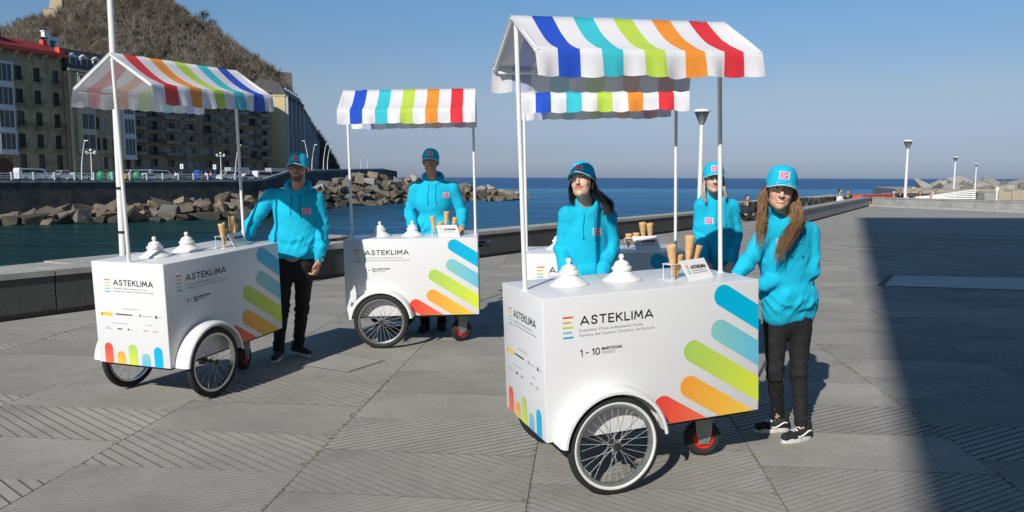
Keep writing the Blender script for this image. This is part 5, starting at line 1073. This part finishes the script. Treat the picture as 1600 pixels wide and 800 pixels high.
person(dict(seed=1,root=(-1.96,6.55),label='bearded man with glasses and wristwatch leaning one hand on the left cart',skin=SK[0],face=dict(male=1,beard=1,smile=1,brow=(.10,.07,.06),lip=(.75,.42,.40)),hr=(2,-2,2),
 J=dict(head=pxy(466,263,6.42),nb=pxy(465,295,6.50),sa=pxy(423,307,6.50),sb=pxy(494,311,6.52),ea=pxy(395,347,6.42),wa=pxy(381,374,6.34),eb=pxy(505,355,6.52),wb=pxy(499,404,6.46),ha=pxy(443,412,6.52),hb=pxy(476,412,6.54),hem=pxy(460,396,6.5),ka=pxy(441,482,6.50),kb=pxy(472,482,6.58),fa=pxy(435,545,6.50),fb=pxy(466,541,6.66)),
 badge=pxy(479,330,6.38),handa=((-.35,-.75,-.45),(-.2,-.2,1),(.9,-.3,.2),.35),handb=((-.25,-.1,-1),(.95,-.2,-.1),(-.1,-.9,.1),1.15),toea=(.05,-1,0),toeb=(.75,-.65,0),shoe=(m_shoe2,m_sole),hair=dict(t='short',m=[m_hdark]),glasses=1,watch=1,leg=1.0,tw=1.26))
person(dict(seed=2,root=(-.85,7.80),label='tall smiling man behind the middle cart with both hands resting on its top',skin=SK[1],face=dict(male=1,smile=1,brow=(.10,.07,.06)),hr=(0,0,0),
 J=dict(head=pxy(673,253,7.66),nb=pxy(676,281,7.74),sa=pxy(650,294,7.75),sb=pxy(707,295,7.75),ea=pxy(640,333,7.78),wa=pxy(646,357,7.60),eb=pxy(722,330,7.78),wb=pxy(722,352,7.60),ha=pxy(664,400,7.78),hb=pxy(692,400,7.78),hem=pxy(678,372,7.7),ka=pxy(664,455,7.76),kb=pxy(692,455,7.76),fa=pxy(664,512,7.78),fb=pxy(690,512,7.86)),
 badge=pxy(697,305,7.62),handa=((.15,-.85,-.5),(0,-.3,1),(1,0,0),.35),handb=((-.1,-.85,-.5),(0,-.3,1),(-1,0,0),.35),toea=(-.2,-1,0),toeb=(.2,-1,0),shoe=(m_shoe2,m_shoe),hair=dict(t='short',m=[m_hdark]),tw=1.14))
def hg(x,y,z): return('h',x,y,z)
def wg(px,y,Y): p=at(px,y,Y); return('w',p.x,p.y,p.z)
person(dict(seed=3,root=(.52,5.12),g=.90,label='woman with long black hair in turquoise hooded sweatshirt standing between two carts, face turned left',skin=SK[2],face=dict(brow=(.08,.06,.05),lip=(.78,.42,.40)),hr=(-24,-12,-7),hs=.99,
 J=dict(head=pxy(910,284,5.05),nb=pxy(915,321,5.12),sa=pxy(887,336,5.10),sb=pxy(950,340,5.14),ea=pxy(878,388,5.12),wa=pxy(884,430,4.96),eb=pxy(957,388,5.16),wb=pxy(940,428,4.92),ha=pxy(901,455,5.14),hb=pxy(936,455,5.14),hem=pxy(918,462,5.1),ka=pxy(901,550,5.12),kb=pxy(936,550,5.12),fa=pxy(901,622,5.14),fb=pxy(938,622,5.18)),
 badge=pxy(933,362,5.0),handa=((.2,-.6,-.8),(0,-.6,.6),(.9,0,.1),.5),handb=((-.3,-.6,-.7),(0,-.6,.6),(-.9,0,.1),.5),toea=(-.2,-1,0),toeb=(.1,-1,0),tw=1.02,
 hair=dict(t='long',m=[m_hblack],g=[([[hg(.072,-.01,.03),hg(.083,-.01,-.06),wg(945,318,4.99),wg(948,336,4.97)],[hg(.074,.02,.03),hg(.088,.03,-.07),wg(955,318,5.02),wg(955,334,5.0)],[hg(.05,.07,.03),hg(.07,.08,-.08),wg(950,320,5.06),wg(943,336,5.0)]],420,.0020,.011,0,.009),([[hg(-.070,-.02,.03),hg(-.082,-.02,-.04),hg(-.088,-.0,-.11),hg(-.082,.02,-.15)],[hg(-.07,.04,.03),hg(-.08,.05,-.05),hg(-.085,.05,-.12),hg(-.07,.05,-.16)]],180,.0020,.008,0,.006)])))
person(dict(seed=4,root=(1.67,6.15),g=.90,label='woman with pale blond hair, half in shade, behind the right pole of the nearest cart',skin=SK[3],face=dict(brow=(.45,.38,.32),lip=(.86,.52,.50)),hr=(-8,0,0),hs=.97,
 J=dict(head=pxy(1115,279,6.06),nb=pxy(1119,309,6.14),sa=pxy(1096,321,6.12),sb=pxy(1144,323,6.16),ea=pxy(1092,367,6.14),wa=pxy(1100,403,5.98),eb=pxy(1150,370,6.18),wb=pxy(1143,408,6.02),ha=pxy(1106,420,6.16),hb=pxy(1135,420,6.18),hem=pxy(1120,430,6.12),ka=pxy(1106,490,6.14),kb=pxy(1134,490,6.14),fa=pxy(1106,556,6.14),fb=pxy(1134,556,6.2)),
 badge=pxy(1108,345,6.02),handa=((.1,-.5,-.85),(-.3,-.8,.3),(.9,-.2,.1),.6),handb=((-.3,-.5,-.8),(.3,-.8,.3),(-.9,-.2,.1),.6),toea=(-.1,-1,0),toeb=(.2,-1,0),tw=1.0,
 hair=dict(t='long',m=[m_hblond],g=[([[hg(.070,-.015,.03),hg(.080,-.02,-.05),hg(.092,-.02,-.12),hg(.10,-.02,-.17)],[hg(.072,.03,.03),hg(.086,.03,-.05),hg(.10,.03,-.11),hg(.115,.02,-.15)]],90,.003,.005,0,.004),([[hg(-.070,-.02,.03),hg(-.078,-.035,-.05),hg(-.075,-.05,-.13),hg(-.06,-.06,-.20)],[hg(-.072,.02,.03),hg(-.083,.02,-.05),hg(-.085,.0,-.13),hg(-.075,-.02,-.19)]],90,.003,.005,0,.004)])))
person(dict(seed=5,root=(1.68,4.50),g=.88,label='smiling woman with long brown hair and black skate shoes right of the nearest cart',skin=SK[4],face=dict(smile=1,brow=(.16,.10,.08),lip=(.85,.48,.45)),hr=(-14,4,6),hs=1.02,
 J=dict(head=pxy(1220,295,4.42),nb=pxy(1229,338,4.50),sa=pxy(1199,356,4.46),sb=pxy(1265,362,4.56),ea=pxy(1174,402,4.40),wa=pxy(1152,428,4.32),eb=pxy(1268,424,4.50),wb=Vector((1.455,4.405,.965)),ha=pxy(1212,494,4.52),hb=pxy(1250,494,4.54),hem=pxy(1234,498,4.5),ka=pxy(1211,585,4.50),kb=pxy(1248,585,4.50),fa=pxy(1215,652,4.62),fb=pxy(1252,666,4.46)),
 badge=pxy(1222,380,4.36),handa=((-.75,-.4,-.45),(-.2,-.2,1),(.3,-.9,.2),.7),handb=((-.9,-.3,-.15),(-.2,-.2,1),(-.1,-.9,.2),1.0),toea=(-1,-.18,0),toeb=(-.93,-.42,0),tw=1.26,skate=1,leg=.92,
 hair=dict(t='long',m=[m_hbrown,m_hlight],g=[([[hg(.074,-.015,.03),hg(.086,-.01,-.05),wg(1243,345,4.35),wg(1226,372,4.30),wg(1217,400,4.29)],[hg(.078,.01,.03),hg(.096,.01,-.06),wg(1251,345,4.37),wg(1232,368,4.32),wg(1222,392,4.30)],[hg(.07,.04,.03),hg(.098,.03,-.07),wg(1254,348,4.40),wg(1241,368,4.36),wg(1229,386,4.32)]],300,.0017,.011,0,.014),
  ([[hg(.076,-.02,.02),hg(.088,-.02,-.06),wg(1242,348,4.33),wg(1226,376,4.29),wg(1217,408,4.28)],[hg(.078,.0,.03),hg(.094,.0,-.06),wg(1250,347,4.35),wg(1228,374,4.30),wg(1212,404,4.29)]],150,.0016,.013,1,.018),
  ([[hg(-.075,-.005,.03),hg(-.090,.0,-.05),wg(1192,345,4.38),wg(1190,368,4.33)],[hg(-.075,.02,.03),hg(-.092,.01,-.05),wg(1189,345,4.38),wg(1184,362,4.36)],[hg(-.06,.06,.03),hg(-.085,.05,-.07),wg(1198,350,4.42),wg(1192,366,4.37)]],210,.0017,.010,0,.012),
  ([[hg(-.076,-.01,.02),hg(-.092,-.005,-.06),wg(1190,350,4.36),wg(1189,392,4.31)],[hg(-.075,.0,.03),hg(-.09,-.01,-.05),wg(1188,348,4.36),wg(1184,376,4.33)]],100,.0016,.012,1,.014)])))
# ------------------------------------------------------------ poles, lamps, far promenade furniture and vehicles
m_lampg=mat('lamp glass',(.30,.34,.36),.15,.1,3)
def plaza_lamp(px,Y,label):
    X=(px-800)/FPX*Y; o=empty('street_lamp',(X,Y,-.02),0,label,'street lamp','white cone-headed lamps along the breakwater'); h=3.45
    def pole(): mb=MB(); mb.tube([(0,0,0),(0,0,.25),(0,0,.26),(0,0,h)],[.13,.13,.085,.07],12); return mb.mesh('pole',m_white,'auto')
    def head(): mb=MB(); mb.lathe([(.07,h-.02),(.085,h),(.25,h+.42),(.262,h+.42)],20); return mb.mesh('lamp_head',m_lampg,True)
    def disc(): mb=MB(); mb.lathe([(0,h+.42),(.285,h+.42),(.29,h+.45),(.27,h+.50),(0,h+.52)],20); return mb.mesh('lamp_cap',m_white,'auto')
    link('pole',once('lp',pole),o); link('lamp_head',once('lh',head),o); link('lamp_cap',once('lc',disc),o)
    if Y<30: mb=MB(); mb.bbox(-.35,.35,-.35,.35,-5,.0,.03,1); mb.build('pedestal',m_conc,o)
for a in((1092,26,'white cone-headed lamp beside the blond woman, nearest of the lamps'),(1412,46,'white cone-headed lamp behind the corner of the far parapet'),(1487,80,'smaller white cone-headed lamp in front of the grey rocks'),(1520,115,'smallest, farthest white cone-headed lamp among the grey rocks')): plaza_lamp(*a)
P=at(193,400,8.55); o=empty('tall_pole',(P.x,P.y,0),0,'tall white tapered pole behind the left cart, cut by the top of the frame','pole'); mb=MB(); mb.tube([(0,0,0),(0,0,.02),(0,0,.021),(0,0,7)],[.09,.09,.043,.026],14); mb.build('shaft',m_white,o,'auto')
for z in(.95,1.45,2.4): mb=MB(); mb.tube([(0,0,z),(0,0,z+.03)],.0435,14); mb.build('band',m_hub,o,'auto')
def qY(px): return 147.5/(.577-(px-800)/FPX)
QA=math.atan2(.866,.5)
def far_at(px,back): Y=qY(px)+back; return Vector(((px-800)/FPX*Y,Y,.8))
VP={'van':(5.2,1.95,2.15,[(-2.6,.35),(2.6,.35),(2.6,.95),(2.0,1.15),(1.35,2.05),(-2.45,2.15),(-2.6,1.9)]),'car':(4.2,1.75,1.45,[(-2.1,.3),(2.1,.3),(2.1,.72),(1.1,.88),(.5,1.42),(-1.2,1.45),(-2.0,.95),(-2.1,.8)]),
 'pickup':(5.0,1.85,1.8,[(-2.5,.4),(2.5,.4),(2.5,1.0),(1.4,1.12),(.9,1.78),(-.4,1.8),(-.5,1.1),(-2.5,1.1)]),'truck':(6.5,2.3,2.9,[(-3.2,.5),(3.2,.5),(3.2,1.5),(2.9,2.2),(2.0,2.25),(1.9,2.9),(-3.2,2.9)])}
m_vw=mat('white vehicle paint',(.66,.67,.68),.25,.03,2); m_vb=mat('blue vehicle paint',(.03,.09,.32),.25,.05,2); m_vd=mat('dark vehicle paint',(.03,.032,.038),.25,.1,2); m_vg=mat('grey box body',(.36,.38,.41),.4,.05,2); m_green=mat('green container plastic',(.02,.26,.11),.5,.08,2); m_yel=mat('yellow plastic',(.75,.42,.02),.5,.08,2)
def vehicle(px,back,kind,m,label,flip=1):
    P=far_at(px,back); o=empty('parked_'+kind,P,QA+(0 if flip>0 else PI),label,kind,'vehicles on the far promenade'); L_,W_,H_,pf=VP[kind]
    def body():
        mb=MB(); n=len(pf); ins=[(x*.985,z-.04 if z>1 else z+.0) for x,z in pf]; mb.prism(pf,-W_/2+.06,W_/2-.06,'y'); 
        return mb.mesh('body',m)
    link('body',once('vb'+kind+m.name,body),o)
    def win():
        mb=MB(); wy=W_/2-.055
        for s_ in(-1,1):
            if kind=='van': mb.prism([(-2.2,1.2),(1.6,1.2),(1.15,1.85),(-2.1,1.9)],s_*wy-.01,s_*wy+.01,'y')
            elif kind=='car': mb.prism([(-1.75,.93),(.95,.9),(.42,1.34),(-1.15,1.36)],s_*wy-.01,s_*wy+.01,'y')
            elif kind=='pickup': mb.prism([(-.3,1.15),(1.2,1.15),(.8,1.66),(-.3,1.68)],s_*wy-.01,s_*wy+.01,'y')
            else: mb.prism([(2.1,1.4),(3.0,1.4),(2.8,2.05),(2.1,2.05)],s_*wy-.01,s_*wy+.01,'y')
        a,b={'van':((2.02,1.2),(1.42,2.0)),'car':((1.08,.92),(.55,1.38)),'pickup':((1.38,1.18),(.96,1.74)),'truck':((3.21,1.5),(2.93,2.18))}[kind]
        mb.add([(a[0]+.012,-W_/2+.15,a[1]+.01),(a[0]+.012,W_/2-.15,a[1]+.01),(b[0]+.012,W_/2-.18,b[1]+.01),(b[0]+.012,-W_/2+.18,b[1]+.01)],[(0,1,2,3)]); return mb.mesh('window',m_glass)
    link('window',once('vw'+kind,win),o)
    def wh(): mb=MB(); mb.lathe([(0,-.1),(.2,-.1),(.21,-.12),(.33,-.11),(.34,0),(.33,.11),(0,.11)],18,ax='y'); return mb.mesh('wheel',m_tyre,'auto')
    for x in(-L_*.31,L_*.31):
        for s_ in(-1,1): link('wheel',once('vwh',wh),o,(x,s_*(W_/2-.1),.34))
for a in((55,6,'van',m_vw,'white high-roofed van by the promenade railing at the far left'),(8,9,'car',m_vd,'dark car at the left frame edge on the promenade'),(104,8,'pickup',m_vw,'white pickup right of the high-roofed van',-1),(128,12,'car',m_vw,'white car beside the curved lamp post'),(214,8,'van',m_vw,'white van behind the green container and tall pole',-1),(235,7,'car',m_vw,'white car right of the tall pole'),(252,9,'van',m_vw,'white van left of the road signs'),
 (326,8,'van',m_vb,'blue van by the promenade railing'),(360,6,'van',m_vw,'white van at the end of the railing',-1),(376,16,'truck',m_vg,'grey box truck behind the white vehicles left of the bearded man'),(390,8,'car',m_vw,'white car left of the bearded man'),(414,14,'van',m_vw,'white van seen over the quay ramp'),(437,18,'truck',m_vg,'grey lorry by the head of the bearded man')): vehicle(*a)
for px,bk,m,lab in((161,4,m_green,'green recycling container left of the tall pole'),(178,6,m_green,'green recycling container at the tall pole'),(217,4,m_green,'green recycling container right of the tall pole')):
    P=far_at(px,bk); o=empty('recycling_container',P,QA,lab,'container','green recycling containers'); mb=MB(); mb.lathe([(.55,0),(.75,.2),(.8,1.0),(.62,1.5),(.25,1.72),(0,1.75)],16); mb.build('body',m,o,True); mb=MB(); mb.box(-.25,.25,-.84,-.7,1.05,1.25); mb.build('opening',m_vd,o)
P=far_at(203,3); o=empty('kiosk_cart',P,QA,'small yellow cleaning cart by the railing right of the tall pole','cart'); mb=MB(); mb.bbox(-.9,.9,-.45,.45,.3,1.1,.1,2); mb.build('body',m_yel,o); mb=MB(); [mb.lathe([(0,-.05),(.25,-.05),(.25,.05),(0,.05)],12,(x,y_,.25),'y') for x in(-.6,.6) for y_ in(-.4,.4)]; q=mb.build('wheel',m_tyre,o); q['kind']='stuff'
def globe_lamp(px,back,h,label):
    P=far_at(px,back); o=empty('globe_lamp',P,0,label,'street lamp','globe lamps on the promenade'); mb=MB(); mb.tube([(0,0,0),(0,0,.5),(0,0,.52),(0,0,h)],[.2,.2,.1,.07],8); mb.tube([(-.75,0,h-.35),(-.4,0,h-.1),(0,0,h-.15),(.4,0,h-.1),(.75,0,h-.35)],.05,6); mb.build('pole',m_white,o)
    for x,z in((-.75,h-.2),(.75,h-.2),(0,h+.15)): mb=MB(); mb.lathe([(.24*math.sin(t),.24-.24*math.cos(t)) for t in np.linspace(.01,PI-.01,8)],12,(x,0,z)); mb.build('globe',m_white,o,True)
globe_lamp(147,4,5.0,'triple globe lamp on the promenade left of the tall pole'); globe_lamp(348,3,5.2,'triple globe lamp on the promenade left of the right cart pole')
def curved_lamp(px,P,h,label,fl=1):
    o=empty('curved_lamp',P,0,label,'street lamp','curved lamp posts on the far seafront'); mb=MB(); mb.tube([(fl*-.9*(1-(1-t/8)**0)+fl*.9*(t/8)**2.2-fl*.0,0,h*t/8) for t in range(9)],[.11-.007*t for t in range(9)],7); mb.build('pole',m_white,o); mb=MB(); mb.box(min(fl*.8,fl*1.5),max(fl*.8,fl*1.5),-.12,.12,h-.02,h+.12); mb.build('lamp_head',m_white,o)
curved_lamp(131,far_at(131,5),7,'slim curved lamp post in front of the golden stone house'); curved_lamp(370,far_at(370,4),7.4,'slim curved lamp post right of the globe lamp')
for px,h,lab,fl in((484,7.5,'leftmost curved lamp beyond the bearded man',-1),(489,6.6,'second curved lamp beyond the bearded man',1),(507,7.0,'third curved lamp beyond the bearded man',1),(513,6.4,'rightmost curved lamp beyond the bearded man',1)):
    Y=lerp(px,[450,520],[176,208]); z=lerp(px,[450,520],[QL[4].z,QL[5].z]); curved_lamp(px,Vector(((px-800)/FPX*Y,Y,z)),h,lab,fl)
for px,lab in((287,'white road sign on the promenade left of the parking sign'),(338,'white parking sign right of the blue van')):
    P=far_at(px,4); o=empty('road_sign',P,0,lab,'road sign'); mb=MB(); mb.tube([(0,0,0),(0,0,2.4)],.05,6); mb.build('pole',m_gal,o); mb=MB(); mb.bbox(-.33,.33,-.04,.04,2.3,3.25,.03,1); pl=mb.build('panel',m_white,o); mb=MB(); mb.box(-.07,.07,-.05,-.041,2.55,3.05); mb.build('symbol',m_vd,pl)
for px,lab in((565,'left thin mast on the end of the far sea wall'),(575,'right thin mast on the end of the far sea wall')):
    Y=lerp(px,[520,600],[203,252]); o=empty('mast',((px-800)/FPX*Y,Y,lerp(px,[520,600],[QL[5].z,QL[6].z])),0,lab,'mast'); mb=MB(); mb.tube([(0,0,0),(0,0,3.2)],[.07,.04],6); mb.build('pole',m_white,o)
# ------------------------------------------------------------ small distant people
def colm(n,c): return once('pm'+n,lambda:mat('cloth '+n,c,.9,.1,8))
m_face=SK[1]
def mini(px,yh,Y,label,top,trs,hairc,sit=True,yaw=0,zf=None,stand_h=1.7):
    head=at(px,yh,Y); o=empty('person',(head.x,Y,0),yaw,label,'person'); hz=head.z; S_=.62 if sit else 0
    if sit: sh=hz-.30; hp=hz-.78; ft=hz-1.22; kn=(.0,-.42,hp+.08)
    else: sh=hz-.28; hp=hz-.80; ft=hz-stand_h+.12
    V,F=surfnet([('e',(0,0,hz),(.080,.098,.118),.02),('c',(0,.02,hz-.08),(0,.02,sh),.05,.055,.02),('e',(0,.01,(sh+hp)/2),(.12,.08,.25),.03)]+[('c',(s_*.17,-.28 if sit else -.02,hp+.18 if sit else hp),(s_*.13,-.36 if sit else -.05,hp+.16 if sit else hp-.1),.04,.035,.01) for s_ in(-1,1)],.02); mk('body',V,F,m_face,o,True,np.ones((len(V),3)))
    pr=[('e',(0,.02,sh-.2),(.17,.12,.25),.05),('e',(0,.02,hp+.10),(.16,.13,.14),.05)]
    for s_ in(-1,1): pr+=[('c',(s_*.17,.02,sh-.03),(s_*.23,-.03,hp+.25),.06,.05,.03),('c',(s_*.23,-.03,hp+.25),(s_*.17,-.27 if sit else -.04,hp+.19 if sit else hp+.05),.05,.045,.02)]
    V,F=surfnet(pr,.018); mk('top',folds_amp(V,vnormals(V,F),np.full(len(V),.006),int(px)),F,colm(*top),o)
    pr=[('e',(0,.03,hp),(.17,.14,.12),.04)]
    for s_ in(-1,1):
        if sit: pr+=[('c',(s_*.09,0,hp),(s_*.12,-.40,hp+.06),.08,.065,.03),('c',(s_*.12,-.40,hp+.06),(s_*.12,-.36,ft),.062,.045,.02),('c',(s_*.12,-.36,ft),(s_*.13,-.50,ft-.01),.045,.04,.02)]
        else: pr+=[('c',(s_*.09,0,hp),(s_*.11,0,ft),.085,.05,.03),('c',(s_*.11,0,ft),(s_*.12,-.12,ft-.02),.045,.04,.02)]
    V,F=surfnet(pr,.018); mk('trousers',V,F,colm(*trs),o)
    V,F=surfnet([('e',(0,.025,hz+.03),(.092,.100,.108),.01),('e',(0,-.10,hz-.04),(.10,.085,.11),-.01)],.016); mk('hair',V,F,colm(*hairc),o)
BK=('black',(.02,.02,.022)); NV=('navy',(.02,.025,.04)); WH=('white',(.70,.70,.72)); GR=('grey',(.25,.26,.28)); DH_=('dark hair',(.02,.015,.012)); PK=('pink',(.55,.30,.27)); LB=('light blue',(.40,.50,.62)); WHH=('white hair',(.55,.55,.55)); BL=('blue denim',(.05,.08,.15))
mini(1168,310,29.0,'man in dark jacket sitting by the rough stone wall between the two women',NV,BK,DH_)
mini(1313,299,41.5,'person in white top sitting on the stone wall above the parapet',WH,BK,DH_,yaw=.5); mini(1325,300.5,42.0,'dark-haired person sitting beside the one in white on the stone wall',BK,BK,DH_,yaw=-.3)
for a in((1397,302,47.5,'person with flushed face sitting left of the corner lamp',PK,BL,WHH),(1407,299,50,'dark-clothed person sitting just left of the corner lamp',BK,BK,DH_),(1417,301,49,'person in light shirt sitting just right of the corner lamp',WH,BL,DH_),(1428,295,52,'tallest sitting person in white right of the corner lamp',WH,GR,WHH),(1438,301,50,'dark-haired person in pale blue among the group behind the parapet',LB,BL,DH_),(1464,300,50,'dark-haired person in white sitting apart right of the group',WH,BK,DH_),(1454,304,49,'person in pink sitting low between the two people in white',PK,BL,DH_)): mini(*a[:3],a[3],a[4],a[5],a[6],yaw=random.uniform(-.6,.6))
for px,t_ in((315,BK),(321,WH),(329,PK),(274,WH),(281,BK)):
    P=far_at(px,5); mini(px,at(px,268,P.y) and 268.5,P.y,{315:'walker in dark clothes on the promenade left of the blue van',321:'walker in white top on the promenade by the blue van',329:'walker in pink top in front of the blue van',274:'walker in white left of the road sign',281:'walker in dark clothes at the road sign'}[px],t_,BL,DH_,sit=False)
# ------------------------------------------------------------ things behind the right parapet
P=at(1478,310,50); o=empty('slatted_barrier',(P.x,P.y,0),0,'white fan-shaped slatted barrier standing right of the seated group','barrier')
for i in range(5):
    a,b=at(1430,308.5+i*.5,50)-Vector((P.x,P.y,0)),at(1525,297+i*3.3,48.5)-Vector((P.x,P.y,0)); mb=MB(); mb.tube([a,b],[.022,.040],4,sx=.5); mb.build('slat',m_white,o)
for f_ in(.3,.65,.97): a=at(1430+95*f_,302,49.3)-Vector((P.x,P.y,0)); mb=MB(); mb.box(a.x-.03,a.x+.03,a.y+.05,a.y+.11,0,a.z+.1); mb.build('post',m_white,o)
a,b=at(1340,304,44.8),at(1388,303,49); o=empty('red_bench',(a.x,a.y,0),math.atan2((b-a).y,(b-a).x),'long low red bench behind the corner of the far parapet','bench'); l_=(b-a).length; mb=MB(); mb.bbox(0,l_,-.3,.3,.38,.62,.02,1); mb.build('seat',m_red,o)
for i in range(4): mb=MB(); mb.box(l_*(i+.2)/4,l_*(i+.2)/4+.15,-.22,.22,0,.38); mb.build('leg',m_conc,o)
m_tanb=mat('pale tan stone block',(.42,.36,.27),.85,.2,2,.01,10,stain=(.25,.21,.16),stscale=2,stamt=.7)
o=empty('block_wall',((1460-800)/FPX*62,62,0),0,'low wall of pale tan stone blocks behind the seated group','stone wall')
for i in range(9):
    x=-3.2+.95*i; mb=MB(); mb.bbox(x,x+.9,-.4,.4,-.03,.62+.25*noise.noise(Vector((i*1.3,2,0)))+.12,.04,1); mb.build('block',m_tanb,o)
o=empty('block_wall',((1530-800)/FPX*58,58,0),0,'dark-fronted tan block beside the white slatted barrier','stone wall')
for i in range(3): mb=MB(); mb.bbox(i*1.05,i*1.05+1.0,-.5,.5,-.03,.55+.1*i,.04,1); mb.build('block',m_tanb if i else m_conc,o)
P=at(1557,312,46); o=empty('marker_post',(P.x,P.y,0),0,'short white marker post in front of the grey rocks','post'); mb=MB(); mb.tube([(0,0,0),(0,0,1.0)],.05,8); mb.build('pole',m_white,o); mb=MB(); mb.box(-.09,.09,-.03,.03,.9,1.1); mb.build('plate',m_white,o)
P=at(214,395,9.75); o=empty('rucksack',(P.x,P.y,.15),.3,'dark red rucksack lying on the rough wall behind the left cart','bag'); V,F=surfnet([('e',(0,0,.05),(.12,.09,.06),.03),('e',(.05,-.03,.05),(.07,.06,.05),.03)],.009); mk('body',folds_amp(V,vnormals(V,F),np.full(len(V),.005),3),F,mat('dark red nylon',(.10,.018,.016),.6,.2,10),o); mb=MB(); mb.tube([(-.08,-.07,.06),(-.12,-.12,.10),(-.04,-.15,.05)],.008,6); mb.build('strap',m_trous,o,True)
# ------------------------------------------------------------ weeds in the joints
m_weed=mat('small weeds',(.13,.14,.035),.9,.3,20); mb=MB(); rr=random.Random(12)
def weeds(p,q0,q1,n,dens=1):
    for i in range(n):
        q=rr.uniform(q0,q1); 
        if noise.noise(Vector((q*2.1,p,1)))<-.05: continue
        P=E1*(p+rr.gauss(0,.009))+E2*q
        for k in range(5):
            a=rr.uniform(0,6.3); h=rr.uniform(.004,.016); d=Vector((math.cos(a),math.sin(a),0))*.010; w_=Vector((-d.y,d.x,0))*.35
            B=P+Vector((rr.gauss(0,.006),rr.gauss(0,.006),-.010)); mb.add([tuple(B-w_),tuple(B+w_),tuple(B+d+Vector((0,0,h+.008)))],[(0,1,2)])
for c in range(-3,4): weeds(-1.525+1.2625*c-.0035,3.2,9,160 if c in(0,2,3) else 60)
tag(mb.build('joint_weeds',m_weed),'olive green weeds and moss in the paving joints','weeds',kind='stuff')
# ------------------------------------------------------------ the tall building behind the camera whose shade falls on the terrace
m_kg=mat('frosted glass facade',(.30,.34,.34),.35,.06,.3); th=math.tan(SUN_EL); HB=36.
hx_,hy_=math.sin(SUN_AZ)/th,math.cos(SUN_AZ)/th; SHP=[(1.96,3.42),(3.30,6.48),(14.3,30.9)]; Bp=Vector((SHP[0][0]-hx_*9,SHP[0][1]-hy_*9-0,0)); 
HB=36.; zs_=(13.,16.,HB); Q=[Vector((p[0]-hx_*z,p[1]-hy_*z,z)) for p,z in zip(SHP,zs_)]; Bp=Vector((Q[0].x-.4,Q[0].y-.6,0))
o=empty('glass_hall',Bp,0,'large pale glass building behind the camera that shades the right of the terrace','building'); lv=[Vector()]+[q-Bp for q in Q]
mb=MB()
for a in lv: mb.v+=[tuple(a),(a.x+62,a.y,a.z),(a.x+62,a.y-44,a.z),(a.x,a.y-44,a.z)]
for i in range(3):
    for j in range(4): mb.f.append((i*4+j,i*4+(j+1)%4,i*4+4+(j+1)%4,i*4+4+j)); mb.m.append(0)
mb.f+=[(3,2,1,0),(12,13,14,15)]; mb.m+=[0,0]; mb.build('glass_wall',m_kg,o)
for i in range(1,12):
    z=HB*i/12; k=next(j for j in range(3) if lv[j+1].z>=z); t=(z-lv[k].z)/(lv[k+1].z-lv[k].z); a=lv[k].lerp(lv[k+1],t); mb=MB(); mb.box(a.x+.3,a.x+61,a.y+.02,a.y+.16,a.z-.1,a.z+.1); mb.build('mullion',m_gal,o)
# labels that several alike stones still share get their place in the row
from collections import defaultdict
dd=defaultdict(list)
for ob in S.objects:
    if ob.parent is None and ob.get('category')=='boulder': dd[ob['label']].append(ob)
ORDN=['first','second','third','fourth','fifth','sixth','seventh','eighth','ninth','tenth','eleventh','twelfth','thirteenth','fourteenth']
for lb,obs in dd.items():
    if len(obs)>1:
        for i,ob in enumerate(sorted(obs,key=lambda q:q.location.x/q.location.y)): ob['label']=ORDN[min(i,13)]+' from left, '+lb
